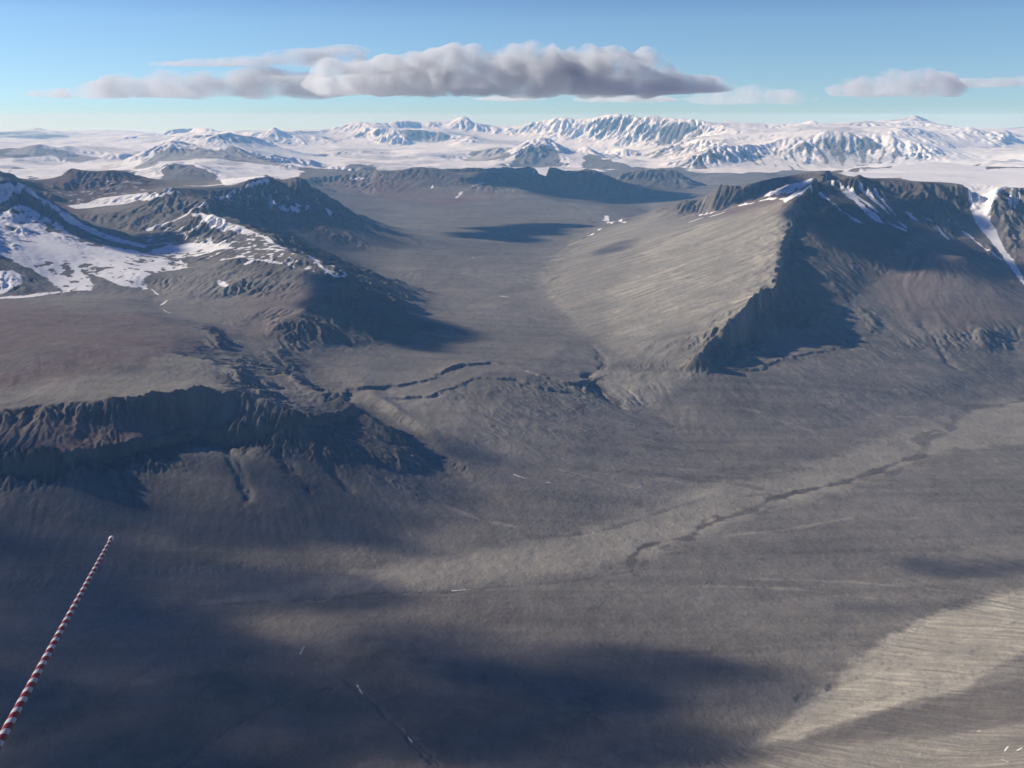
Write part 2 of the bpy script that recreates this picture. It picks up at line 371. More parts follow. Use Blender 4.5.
def grads(H):
    gr = np.empty_like(H); gc = np.empty_like(H)
    gr[1:-1] = (H[2:] - H[:-2]) * .5; gr[0] = H[1] - H[0]; gr[-1] = H[-1] - H[-2]
    gc[:, 1:-1] = (H[:, 2:] - H[:, :-2]) * .5; gc[:, 0] = H[:, 1] - H[:, 0]; gc[:, -1] = H[:, -1] - H[:, -2]
    return gr / CELL, gc / CELL
def slope_of(H):
    a, b = grads(H)
    return np.hypot(a, b)
def sstep(a, b, x):
    t = np.clip((x - a) / (b - a), 0, 1)
    return t * t * (3 - 2 * t)
def bil(a, r, c):
    r = np.clip(r, 0, NL - 1.001); c = np.clip(c, 0, NT - 1.001)
    r0 = r.astype(np.int32); c0 = c.astype(np.int32)
    fr = (r - r0).astype(np.float32); fc = (c - c0).astype(np.float32)
    return (a[r0, c0] * (1 - fr) + a[r0 + 1, c0] * fr) * (1 - fc) + (a[r0, c0 + 1] * (1 - fr) + a[r0 + 1, c0 + 1] * fr) * fc

H = fill()
H = gauss(H, 1)
print('fill', time.time() - T0)
# rough the drawn lines: sample the surface at wandering places
far = sstep(math.log(17000), math.log(26000), LR)[:, None].astype(np.float32)
wr = fbm(70, 4, 100) * (4.0 - 2.5 * far)
wc = fbm(70, 4, 200) * (4.0 - 2.8 * far)
II, JJ = np.meshgrid(np.arange(NL, dtype=np.float32), np.arange(NT, dtype=np.float32), indexing='ij')
Hs = slope_of(gauss(H, 5))
far = sstep(math.log(17000), math.log(26000), LR)[:, None].astype(np.float32)
steep = sstep(.08, .55, Hs) * (1 - far) + far * sstep(.04, .28, Hs)
H = bil(H, II + wr, JJ + wc)
# relief on slopes: ridged at the size of spurs, then finer
calm = np.ones((NL, NT), np.float32)
def quiet(pts, k, soft=10):
    P = np.array([to_g(*by_z(u, v, z)[:2]) for u, v, z in pts], np.float32)
    m = np.zeros((NL, NT), bool)
    for (ay, ax), (by, bx) in zip(P, np.roll(P, -1, 0)):
        if ay != by:
            m ^= ((ay > II) != (by > II)) & (JJ < (bx - ax) * (II - ay) / (by - ay) + ax)
    global calm
    calm = np.minimum(calm, 1 - (1 - k) * gauss(m.astype(np.float32), soft))
quiet([(600, 360, 150), (560, 300, 200), (600, 235, 280), (690, 212, 800), (770, 195, 1150), (795, 215, 980), (785, 245, 850), (775, 280, 600), (740, 312, 400), (695, 350, 220)], .12, 8)
quiet([(420, 545, 30), (470, 470, 110), (560, 440, 90), (660, 400, 50), (850, 380, 100), (1000, 340, 250), (1200, 330, 250), (1200, 480, 0), (700, 560, 0)], .3, 12)
quiet([(800, 200, 1100), (880, 190, 1250), (965, 200, 1200), (1000, 260, 750), (930, 275, 600), (850, 310, 380), (780, 335, 250), (780, 270, 700)], .45, 5)
quiet([(966, 186, 1300), (1006, 187, 1300), (992, 208, 1050), (1012, 255, 700), (1030, 290, 480), (1020, 285, 480), (985, 240, 800), (970, 215, 1050)], .1, 3)
quiet([(-100, 230, 1100), (10, 226, 1080), (40, 222, 1040), (90, 248, 880), (150, 258, 780), (185, 266, 700), (150, 285, 640), (90, 285, 650), (-100, 262, 800)], .25, 4)
quiet([(-330, 412, 540), (0, 412, 520), (130, 402, 530), (215, 393, 530), (262, 404, 480), (215, 428, 400), (125, 442, 370), (70, 456, 350), (-330, 462, 350)], .5, 4)
quiet([(850, 300, 400), (900, 270, 600), (1024, 262, 640), (1200, 262, 640), (1200, 335, 280), (900, 338, 220)], .25, 6)
quiet([(300, 360, 320), (345, 350, 310), (480, 430, 130), (520, 490, 70), (400, 440, 180), (330, 390, 280)], .3, 5)
quiet([(700, 780, 60), (760, 740, 50), (860, 655, 45), (1024, 590, 60), (1150, 600, 200), (1150, 800, 400), (900, 830, 250)], .15, 8)
quiet([(-300, 490, 260), (0, 484, 270), (100, 476, 270), (180, 461, 290), (240, 452, 300), (320, 470, 200), (400, 490, 130), (470, 540, 30), (400, 570, 10), (-300, 620, 25)], .04, 6)
steep *= calm
def rugged(pts, k, soft=8):
    P = np.array([to_g(*by_z(u, v, z)[:2]) for u, v, z in pts], np.float32)
    m = np.zeros((NL, NT), bool)
    for (ay, ax), (by, bx) in zip(P, np.roll(P, -1, 0)):
        if ay != by:
            m ^= ((ay > II) != (by > II)) & (JJ < (bx - ax) * (II - ay) / (by - ay) + ax)
    global steep
    steep = np.maximum(steep, k * gauss(m.astype(np.float32), soft))
rugged([(385, 396, 250), (440, 385, 270), (500, 378, 290), (590, 385, 200), (600, 410, 120), (600, 455, 60), (520, 470, 70), (450, 470, 110), (410, 430, 200)], .18)
rugged([(610, 370, 230), (850, 350, 240), (960, 330, 320), (1024, 345, 160), (860, 385, 130), (700, 400, 130), (640, 400, 110)], .12)
H = H + CELL * steep * (fbm(48, 4, 300, .5, True) - .3) * (3.2 - 2.5 * far) + CELL * far * sstep(.03, .2, Hs) * (fbm(130, 2, 350, .5, True) - .3) * 5.5
H = H + CELL * (fbm(36, 5, 400, .55) * (.22 + (2.0 - 1.2 * far) * steep))
H = H + CELL * far * fbm(100, 5, 450, .55) * 2.6
print('noise', time.time() - T0)

def erode(H, n, steps, batches, k_cap=3.0, k_er=.35, k_dep=.12, inertia=.25, evap=.02, seed=3):
    g = np.random.default_rng(seed)
    wgt = np.clip(steep.ravel() + .04, 0, 1)
    cdf = np.cumsum(wgt, dtype=np.float64); cdf /= cdf[-1]
    cell = (RR * DEL).astype(np.float32)
    for _ in range(batches):
        k = np.searchsorted(cdf, g.random(n))
        r = (k // NT + g.random(n)).astype(np.float32); c = (k % NT + g.random(n)).astype(np.float32)
        dr = np.zeros(n, np.float32); dc = np.zeros(n, np.float32)
        sp = np.ones(n, np.float32); wa = np.ones(n, np.float32); se = np.zeros(n, np.float32)
        for _s in range(steps):
            keep = np.isfinite(r) & (r > 1) & (r < NL - 3) & (c > 1) & (c < NT - 3)
            if not keep.all():
                r, c, dr, dc, sp, wa, se = (q[keep] for q in (r, c, dr, dc, sp, wa, se))
            if len(r) == 0:
                break
            r0 = r.astype(np.int32); c0 = c.astype(np.int32)
            fr = r - r0; fc = c - c0
            cs = cell[r0]
            h00 = H[r0, c0]; h10 = H[r0 + 1, c0]; h01 = H[r0, c0 + 1]; h11 = H[r0 + 1, c0 + 1]
            g_r = ((h10 - h00) * (1 - fc) + (h11 - h01) * fc) / cs
            g_c = ((h01 - h00) * (1 - fr) + (h11 - h10) * fr) / cs
            h = (h00 * (1 - fr) + h10 * fr) * (1 - fc) + (h01 * (1 - fr) + h11 * fr) * fc
            dr = dr * inertia - g_r * (1 - inertia); dc = dc * inertia - g_c * (1 - inertia)
            ln = np.sqrt(dr * dr + dc * dc) + 1e-6
            dr /= ln; dc /= ln
            r2 = r + dr; c2 = c + dc
            hn = bil(H, r2, c2)
            dh = (hn - h) / cs
            cap = np.maximum(-dh, .01) * sp * wa * k_cap
            over = se - cap
            dep = np.where(dh > 0, np.minimum(dh, se), np.where(over > 0, over * k_dep, 0))
            ero = np.where((dh <= 0) & (over <= 0), np.minimum(-over * k_er, -dh), 0)
            dep = np.where((dh > 0) | (over > 0), dep, 0)
            se += ero - dep
            q = ((dep - ero) * cs).astype(np.float64)
            base = r0 * NT + c0
            q /= np.maximum(1, .5 * np.bincount(base, minlength=NL * NT)[base])
            q = np.clip(q, -.5 * cs, .3 * cs)
            se = np.minimum(se, 4.0)
            idx = np.concatenate([base, base + 1, base + NT, base + NT + 1])
            wts = np.concatenate([q * (1 - fr) * (1 - fc), q * (1 - fr) * fc, q * fr * (1 - fc), q * fr * fc])
            H = (H.ravel() + np.bincount(idx, weights=wts, minlength=NL * NT)).astype(np.float32).reshape(NL, NT)
            sp = np.sqrt(np.maximum(.05, sp * sp - dh * 1.5))
            sp = np.minimum(sp, 3)
            wa *= 1 - evap
            r, c = r2, c2
    return H
print('nan', np.isnan(H).sum(), np.isnan(steep).sum(), H.min(), H.max())
H = erode(H, 90000, 44, 5)
nV = fbm(90, 3, 777, .5)
kv = far * sstep(.15, -.4, nV) * .6
H = H * (1 - kv) + gauss(H, 2) * kv
H = H + CELL * (.12 + .88 * steep) * (1 - .4 * far) * (1 - .7 * kv) * (fbm(9, 3, 950, .65) * .55 + .9 * np.minimum(fbm(22, 4, 970, .55, True), .6))
# ------------------------------------------------------------------ ground cover, drawn on the plan
def cast(u, v):
    """where the sight line through (u, v) first meets the ground, in grid units"""
    dx, dy, dz = ray(u, v)
    th = math.atan2(dx, dy); tan = dz / math.hypot(dx, dy)
    c = min(max((th - TH0) / DEL, 0), NT - 1.001)
    c0 = int(c); f = c - c0
    col = H[:, c0] * (1 - f) + H[:, c0 + 1] * f
    hit = np.nonzero(col >= CAM_Z + RR * tan)[0]
    return (float(hit[0]) if len(hit) else NL - 2.0), c
def seg_dist(pts, closed, pad):
    """signed distance (cells, + inside when closed) on a window of the grid"""
    P = np.array([cast(u, v) for u, v in pts], np.float32)
    ra, rb = int(max(0, P[:, 0].min() - pad)), int(min(NL, P[:, 0].max() + pad + 1))
    ca, cb = int(max(0, P[:, 1].min() - pad)), int(min(NT, P[:, 1].max() + pad + 1))
    rb = max(rb, ra + 1); cb = max(cb, ca + 1)
    y, x = II[ra:rb, ca:cb], JJ[ra:rb, ca:cb]
    d = np.full(y.shape, 1e9, np.float32)
    ins = np.zeros(y.shape, bool)
    Q = np.roll(P, -1, 0) if closed else P[1:]
    for (ay, ax), (by, bx) in zip(P if closed else P[:-1], Q):
        vy, vx = by - ay, bx - ax
        L = vy * vy + vx * vx + 1e-9
        t = np.clip(((y - ay) * vy + (x - ax) * vx) / L, 0, 1)
        d = np.minimum(d, np.hypot(y - ay - t * vy, x - ax - t * vx))
        if closed and ay != by:
            hit = ((ay > y) != (by > y)) & (x < (bx - ax) * (y - ay) / (by - ay) + ax)
            ins ^= hit
    return (slice(ra, rb), slice(ca, cb)), np.where(ins, d, -d) if closed else d
nA = fbm(24, 4, 500, .6)
nB = fbm(60, 5, 600, .55)
nF = fbm(7, 2, 700, .6)
cm = np.clip((1 - calm) * .95, 0, 1)
H = H * (1 - cm) + gauss(H, 5) * cm
H = H + CELL * cm * fbm(6, 2, 990, .6) * .10
def carve(pts, depth, wid, wob=4.0):
    global H
    w, d = seg_dist(pts, False, wid * 3 + 8)
    H[w] -= .6 * depth * np.exp(-((d + nA[w] * wob) / wid) ** 2)
def cliff(pts, h, reach, wob=2.5, sharp=.8):
    """a rock step along the line; the ground beyond it (before it when h < 0) stands higher"""
    global H
    P = np.array([cast(u, v) for u, v in pts], np.float32)
    pad = reach * 4 + 6
    ra, rb = int(max(0, P[:, 0].min() - pad)), int(min(NL, P[:, 0].max() + pad + 1))
    ca, cb = int(max(0, P[:, 1].min() - pad)), int(min(NT, P[:, 1].max() + pad + 1))
    w = (slice(ra, rb), slice(ca, cb))
    y, x = II[w] + nA[w] * wob, JJ[w] + nF[w] * wob
    best = np.full(y.shape, 1e9, np.float32); sd = np.zeros(y.shape, np.float32)
    for (ay, ax), (by, bx) in zip(P[:-1], P[1:]):
        vy, vx = by - ay, bx - ax
        L = math.sqrt(vy * vy + vx * vx) + 1e-6
        t = np.clip(((y - ay) * vy + (x - ax) * vx) / (L * L), 0, 1)
        d = np.hypot(y - ay - t * vy, x - ax - t * vx)
        sg = np.sign((y - ay) * vx - (x - ax) * vy)
        up = d < best
        best = np.where(up, d, best); sd = np.where(up, sg * d, sd)
    H[w] += .5 * h * np.tanh(sd / sharp) * np.exp(-np.abs(sd) / reach) * (sstep(0, reach * .8, np.hypot(II[w] - P[0, 0], JJ[w] - P[0, 1])) * .75 + .25) * np.clip(.8 + .7 * nB[w] + .4 * nA[w], .1, 1.6)
for pts, h_, rc in (
    (((-330, 471), (-150, 470), (0, 466), (39, 465), (70, 463), (90, 456), (125, 450), (154, 444), (180, 438), (200, 433), (225, 436), (250, 437), (270, 431), (290, 428), (315, 425), (337, 418), (356, 411)), 64, 11),
    (((-330, 426), (0, 412), (60, 406), (130, 401), (210, 393), (240, 394), (265, 403), (290, 416)), 34, 10),
    (((285, 371), (320, 391), (350, 405), (380, 424), (408, 446)), -60, 14),
    (((738, 324), (750, 314), (762, 303), (775, 291), (779, 268), (785, 243), (793, 225), (798, 205), (812, 190), (825, 179)), 120, 16),
    (((330, 396), (348, 390), (366, 387), (385, 388), (405, 385), (432, 379), (446, 371), (462, 365), (490, 363), (515, 368), (545, 378), (575, 385), (596, 380)), 26, 8),
    (((690, 368), (735, 370), (765, 367), (790, 358), (812, 353), (850, 346)), 17, 6),
    (((400, 398), (430, 396), (455, 388), (480, 378), (510, 379), (545, 388), (580, 394)), 18, 7),
    (((690, 368), (720, 370)), 4, 4)):
    cliff(pts, h_, rc, 3.4)
for pts, dep, wd in (
    (((586, 376), (596, 388), (608, 399), (624, 408)), 24, 3),
    (((592, 345), (600, 355), (606, 364), (590, 376)), 16, 3),
    (((920, 322), (935, 340), (940, 352), (955, 368)), 18, 2.5),
    (((560, 200), (600, 222), (585, 235), (560, 250)), 12, 2.5),
    (((250, 432), (270, 445), (290, 465), (310, 490)), 26, 3.5),
    (((215, 430), (225, 445), (240, 470), (250, 500)), 22, 3.5),
    (((300, 440), (325, 460), (350, 490)), 22, 3.5),
    (((150, 433), (152, 445), (156, 460)), 20, 3),
    (((0, 655), (40, 645), (100, 626), (150, 615), (200, 607), (260, 602), (320, 600), (380, 594), (450, 592), (520, 586), (580, 580), (632, 572)), 2, 2.5),
    (((636, 575), (630, 562), (640, 548), (660, 542), (690, 538), (700, 528), (720, 520), (750, 512), (770, 500), (800, 492), (840, 484), (870, 474), (900, 462), (925, 455)), 2.5, 3.5),
    (((530, 538), (560, 536), (590, 534), (620, 526), (650, 516), (668, 510)), 2.5, 3),
    (((345, 680), (370, 700), (400, 730), (440, 768)), 7, 2.5),
    (((180, 768), (230, 730), (290, 700), (330, 690)), 6, 3),
    (((800, 700), (880, 672), (960, 655), (1024, 640)), 7, 3.5), (((830, 690), (900, 660), (1024, 622)), 5, 3), (((800, 722), (900, 695), (1024, 662)), 8, 4)):
    carve(pts, dep, wd)
print('erode', time.time() - T0)

def area(mask, pts, amt=1.0, soft=3.0, rough=5.0):
    w, d = seg_dist(pts, True, soft + 2 * rough + 4)
    m = amt * sstep(-soft, soft, d + nA[w] * rough + nF[w] * min(2.0, rough * .6))
    mask[w] = np.maximum(mask[w], m)
def clear(mask, pts, amt=1.0, soft=3.0, rough=5.0):
    w, d = seg_dist(pts, True, soft + 2 * rough + 4)
    mask[w] *= 1 - amt * sstep(-soft, soft, d + nA[w] * rough)
def line(mask, pts, wid=1.0, amt=1.0, soft=1.0, rough=1.5):
    w, d = seg_dist(pts, False, wid + soft + 2 * rough + 4)
    mask[w] = np.maximum(mask[w], amt * (1 - sstep(wid - soft, wid + soft, d + nA[w] * rough)))

sl = slope_of(gauss(H, 1))
def streaks():
    """noise smeared down the fall line: wash and rockfall streaks"""
    gr, gc = grads(gauss(H, 2))
    q = np.sqrt(gr * gr + gc * gc) + 1e-3
    gr /= q; gc /= q
    src = fbm(5, 2, 900, .8)
    acc = src.copy()
    for sgn in (1.6, -1.6):
        r, c = II.copy(), JJ.copy()
        for _ in range(13):
            ri = np.clip(r, 0, NL - 1).astype(np.int32); ci = np.clip(c, 0, NT - 1).astype(np.int32)
            r += sgn * gr[ri, ci]; c += sgn * gc[ri, ci]
            acc += src[np.clip(r, 0, NL - 1).astype(np.int32), np.clip(c, 0, NT - 1).astype(np.int32)]
    acc = (acc - acc.mean()) / acc.std()
    return np.clip(.5 + .20 * 0.95 * acc * np.clip(.75 + .6 * nB, .3, 1.2) * (.15 + .85 * sstep(.04, .3, gauss(sl, 3))), 0, 1)
streak = streaks()
print('streaks', time.time() - T0)
snow = np.zeros((NL, NT), np.float32)
tan_ = np.zeros((NL, NT), np.float32)
dark = np.zeros((NL, NT), np.float32)

# snow of the far ranges and ice fields: everything beyond the dark hills that is not steep or named bare
zone = np.zeros((NL, NT), np.float32)
zone[RR > 23500] = 1
area(zone, [(-400, 200), (-100, 190), (0, 178), (30, 176), (70, 175), (125, 167), (150, 182), (230, 185), (262, 180), (300, 177), (300, 150), (-400, 150)], 1, 3, 4)
zone[RR > 26000] = 1
clear(zone, [(-5, 152), (18, 147), (45, 147.5), (64, 149.5), (105, 158), (78, 164), (56, 160), (50, 156), (20, 158), (-5, 160)], .62, 2, 2)
clear(zone, [(-50, 165), (15, 166), (28, 169), (10, 169), (-50, 172)], .62, 2, 2)
clear(zone, [(130, 168), (148, 158), (164, 149.5), (223, 149.5), (233, 146), (247, 153), (277, 162), (290, 170), (250, 163), (215, 158), (190, 160), (160, 162), (145, 170)], .62, 2, 3)
clear(zone, [(140, 182), (164, 168), (178, 164), (195, 164.5), (218, 177), (222, 184)], .9, 2, 2)
clear(zone, [(-5, 133), (33, 131), (48, 132), (70, 136.5), (40, 139), (-5, 137)], .55, 2, 2)
clear(zone, [(456, 160), (470, 154), (485, 148), (505, 147), (511, 153), (505, 159), (480, 161)], .6, 2, 4)
clear(zone, [(335, 172), (350, 164), (375, 165), (400, 170), (430, 167), (480, 170), (480, 173), (400, 175)], .65, 2, 4)
clear(zone, [(511, 166), (518, 152), (530, 146), (545, 145.5), (556, 151), (560, 158), (568, 165), (540, 167)], .85, 2, 3)
clear(zone, [(583, 168), (582, 158), (587, 149), (598, 155), (612, 162), (638, 170), (600, 170)], .85, 2, 3)
clear(zone, [(600, 170), (640, 168), (672, 167), (700, 172), (740, 173), (790, 171), (840, 170), (830, 176), (760, 190), (700, 197), (600, 195)], .9, 3, 6)
clear(zone, [(404, 131), (440, 131.5), (455, 139), (430, 143), (404, 138)], .55, 2, 4)
zone *= 1 - .5 * sstep(.45, .8, nB + .4) 
thr = .62 + .30 * far + .25 * nB + .22 * nA
snow = zone * (1 - .85 * sstep(thr, thr + .22, sl))
# bare rock showing in the gullies of the big scarp and of the far walls
scarp = np.zeros((NL, NT), np.float32)
area(scarp, [(640, 180), (665, 160), (715, 150), (790, 148), (815, 143), (855, 137), (915, 143), (985, 162), (980, 170), (830, 176), (720, 188)], 1, 5, 6)
area(scarp, [(625, 155), (640, 130), (680, 126), (690, 150), (660, 160)], .8, 4, 4)
area(scarp, [(190, 138), (235, 134), (240, 143), (200, 142)], .7, 3, 3)
area(scarp, [(405, 131), (455, 132), (480, 145), (430, 147)], .7, 3, 4)
area(scarp, [(318, 131), (345, 132), (340, 143), (322, 146)], .7, 3, 3)
area(scarp, [(925, 137), (950, 131), (975, 137), (1010, 150), (960, 148)], .7, 3, 3)
rk_f = sstep(.45, .68, streak + .25 * nA * .5 + .25 * (sl - .35))
snow *= 1 - .8 * scarp * rk_f
# near snow
S = np.zeros((NL, NT), np.float32)
area(S, [(-60, 215), (0, 212), (22, 205), (30, 208), (58, 222), (75, 235), (100, 245), (140, 252), (172, 258), (185, 262), (188, 268), (160, 272), (143, 280), (150, 290), (130, 288), (100, 278), (85, 272), (95, 284), (92, 292), (60, 290), (38, 275), (15, 262), (-10, 250), (-60, 245)], 1, 2, 3)
area(S, [(0, 203), (22, 187), (26, 186), (20, 192), (0, 206)], 1, 1, 1)
area(S, [(-120, 176), (0, 184), (22, 185), (26, 187), (12, 197), (0, 206), (-120, 206)], 1, 1.5, 2)
area(S, [(25, 188), (60, 216), (100, 237), (145, 249), (150, 246), (120, 238), (80, 222), (40, 196)], .85, 2, 2)
area(S, [(148, 252), (165, 246), (190, 243), (225, 243), (232, 248), (205, 254), (170, 258)], .95, 2, 4)
area(S, [(192, 214), (206, 214), (225, 222), (246, 229), (254, 233), (244, 234), (222, 231), (203, 223)], 1, 1.5, 2)
area(S, [(67, 206), (100, 198), (140, 193), (172, 188), (170, 194), (140, 200), (105, 206), (75, 209)], 1, 1.2, 1.5)
area(S, [(0, 272), (15, 268), (24, 276), (17, 285), (0, 295), (-80, 295), (-80, 275)], 1, 2, 4)
area(S, [(35, 294), (70, 290), (70, 292), (40, 296), (0, 299), (0, 297)], .9, 1, 1.5)
area(S, [(218, 281), (228, 282), (231, 290), (226, 294), (221, 288)], .9, 1.5, 3)
for a in (((216, 197), (228, 195), (240, 192), (252, 187)), ((252, 187), (262, 183), (268, 181)), ((150, 230), (180, 218), (206, 204)), ((270, 205), (282, 208), (298, 211)), ((298, 205), (308, 206)), ((322, 207), (330, 214)), ((176, 190), (187, 198)), ((150, 200), (160, 196), (172, 192)), ((255, 233), (266, 238), (272, 243), (288, 250), (302, 254)), ((300, 254), (320, 266), (343, 276)), ((246, 264), (258, 260), (275, 262), (295, 268))):
    line(S, a, 1.3, .9, 1, 1.6)
rk = sstep(.15, .55, nF + .5 * nA)
dots = np.zeros((NL, NT), np.float32)
area(dots, [(150, 222), (205, 222), (255, 235), (320, 263), (346, 275), (345, 280), (300, 268), (240, 258), (190, 262), (150, 252)], .95, 3, 4)
area(dots, [(200, 210), (215, 195), (250, 188), (290, 190), (300, 210), (262, 212), (240, 206)], .7, 3, 4)
area(dots, [(30, 184), (70, 178), (110, 175), (140, 182), (150, 190), (80, 204), (50, 196)], .55, 3, 4)
area(dots, [(0, 195), (22, 192), (45, 215), (80, 232), (110, 244), (60, 235), (25, 215)], .7, 3, 3)
area(dots, [(170, 262), (240, 268), (230, 300), (200, 300), (160, 290)], .35, 5, 4)
area(dots, [(683, 208), (720, 200), (765, 192), (790, 196), (770, 206), (720, 213), (690, 216)], .45, 3, 3)
area(dots, [(835, 190), (900, 195), (950, 215), (930, 235), (880, 225), (850, 205)], .25, 3, 3)
S = np.maximum(S, dots * rk)
thin = np.zeros((NL, NT), np.float32)
area(thin, [(40, 262), (110, 262), (160, 252), (205, 250), (210, 270), (150, 295), (40, 295)], .9, 8, 6)
area(thin, [(-60, 215), (30, 205), (60, 225), (40, 245), (-60, 240)], .5, 8, 6)
S *= 1 - thin * sstep(-.05, .75, nF + .55 * nA)
# rocks poking through the near snow
crag = np.zeros((NL, NT), np.float32)
area(crag, [(38, 212), (50, 214), (62, 222), (80, 232), (100, 246), (90, 246), (60, 234), (44, 226)], .9, 2, 4)
area(crag, [(5, 198), (18, 196), (22, 212), (10, 214)], .7, 2, 4)
area(crag, [(115, 258), (150, 256), (185, 252), (188, 262), (150, 264)], .5, 2, 4)
S *= 1 - crag * sstep(-.15, .3, nF + .6 * nA)
# plateau ice, glacier tongue, couloirs of the right massif
area(S, [(838, 173), (870, 178), (900, 178), (914, 181), (940, 182), (964, 185), (968, 190), (970, 205), (975, 222), (990, 240), (1002, 256), (1015, 274), (1030, 292), (1026, 283), (1014, 262), (998, 238), (991, 222), (990, 208), (997, 196), (1006, 187), (1100, 186), (1300, 184), (1300, 164), (1024, 168), (985, 170), (970, 165), (930, 162), (890, 168), (860, 170)], 1, 1.5, 1.5)
area(S, [(780, 199), (795, 193), (812, 187), (818, 184), (812, 191), (800, 197), (786, 202)], 1, 1, 1.5)
area(S, [(765, 196), (780, 188), (800, 182), (815, 178), (812, 184), (795, 190), (775, 196)], .75, 2, 2)
area(S, [(840, 184), (855, 195), (872, 212), (882, 222), (874, 220), (858, 206), (842, 192)], .8, 1.5, 2)
area(S, [(868, 212), (874, 212), (884, 224), (876, 222)], 1, 1, 1)
for a in (((826, 180), (833, 186)), ((820, 193), (835, 205), (850, 217), (868, 227)), ((860, 186), (868, 195), (880, 205), (892, 217), (906, 228)), ((876, 190), (884, 202), (896, 216)), ((848, 188), (870, 206), (890, 224), (905, 230)), ((928, 219), (938, 228), (948, 239)), ((948, 222), (970, 237), (990, 251), (1000, 259)), ((906, 212), (918, 222)), ((1012, 188), (1010, 200), (1012, 215)), ((1019, 188), (1018, 205)), ((1016, 192), (1014, 214))):
    line(S, a, 1.0, .8, 1, 1.5)
for a in (((700, 215), (714, 212)), ((712, 216), (722, 213)), ((740, 205), (752, 203)), ((702, 218), (690, 222)), ((760, 201), (775, 199))):
    line(S, a, 1.6, 1, 1, 1.0)
# snow on the hills of the valley head, and the little drifts below
for a in (((352, 180), (362, 179)),):
    line(S, a, 1.5, 1, 1, 1)
for a in (((454, 200), (462, 192), (470, 187), (482, 183)), ((433, 184), (432, 188)), ((604, 220), (612, 222), (620, 220), (625, 223)), ((606, 216), (612, 224)), ((588, 236), (600, 229)), ((566, 170), (576, 172)), ((644, 173), (655, 171)), ((535, 171), (528, 174))):
    line(S, a, .6, .9, 1, 2.2)
# small streams with ice
for a in (((150, 288), (160, 296), (168, 300), (160, 306), (165, 311), (172, 314)), ((180, 315), (200, 320), (220, 326), (229, 330))):
    line(S, a, .35, .62, .8, 1.2)
for a in (((399, 595), (412, 593)), ((452, 591), (466, 590)), ((300, 655), (304, 647)), ((357, 685), (362, 694)), ((402, 728), (412, 742)), ((318, 602), (330, 600)), ((514, 475), (535, 482), (550, 483)), ((500, 296), (508, 297)), ((768, 741), (776, 741)), ((980, 757), (990, 752)), ((1004, 752), (1010, 744)), ((1002, 760), (1010, 763)), ((1018, 750), (1022, 748)), ((975, 732), (980, 731)), ((910, 756), (922, 753))):
    line(S, a, .7, .55, .8, .8)
spk = (nF > 1.02).astype(np.float32)
sp_area = np.zeros((NL, NT), np.float32)
area(sp_area, [(400, 225), (470, 232), (540, 265), (545, 285), (510, 280), (460, 262), (420, 240)], .6, 6, 5)
S = np.maximum(S, sp_area * spk)
S *= 1 - .55 * sstep(.25, 1.0, nF + .7 * nA) * sstep(0, .3, sl)
snow = np.maximum(snow, S)

# pale till: lit slope of the right massif, bright slope bottom right, fans and floor
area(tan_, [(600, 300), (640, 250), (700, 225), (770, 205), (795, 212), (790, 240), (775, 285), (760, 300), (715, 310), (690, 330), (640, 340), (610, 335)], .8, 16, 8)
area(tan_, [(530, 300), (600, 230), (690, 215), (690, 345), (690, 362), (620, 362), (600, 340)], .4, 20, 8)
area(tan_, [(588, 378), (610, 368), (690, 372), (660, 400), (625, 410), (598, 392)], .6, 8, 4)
for a in (((761, 416), (790, 424), (815, 432)), ((740, 408), (770, 414)), ((682, 470), (705, 471), (724, 476)), ((640, 478), (670, 480), (690, 486)), ((560, 470), (600, 480), (640, 488)), ((745, 579), (850, 582), (960, 592)), ((700, 586), (800, 590), (900, 602)), ((725, 536), (790, 530), (850, 518)), ((430, 500), (480, 520), (520, 528)), ((880, 416), (940, 420)), ((650, 440), (700, 452))):
    line(tan_, a, 1.2, .5, 2.0, 3.0)
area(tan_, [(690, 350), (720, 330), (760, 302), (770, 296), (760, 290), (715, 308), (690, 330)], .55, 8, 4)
area(tan_, [(760, 742), (800, 712), (860, 660), (920, 620), (1024, 590), (1300, 560), (1300, 640), (1024, 650), (960, 690), (860, 720), (800, 738)], 1.0, 7, 10)
area(tan_, [(740, 768), (850, 742), (960, 730), (1060, 720), (1060, 768)], .4, 14, 10)
area(tan_, [(560, 540), (640, 512), (700, 488), (800, 470), (900, 430), (1024, 395), (1024, 430), (940, 455), (840, 490), (740, 520), (640, 560), (500, 585), (350, 595), (200, 605), (300, 585), (400, 565)], .62, 10, 8)
area(tan_, [(930, 440), (1024, 425), (1100, 420), (1100, 440), (960, 450)], .6, 6, 4)
area(tan_, [(0, 405), (100, 395), (200, 385), (240, 370), (225, 355), (150, 370), (0, 390)], .4, 14, 14)
area(tan_, [(150, 285), (240, 262), (250, 270), (240, 330), (190, 318), (160, 300)], .3, 14, 6)
area(tan_, [(434, 195), (470, 188), (520, 188), (540, 198), (480, 200)], .3, 6, 4)
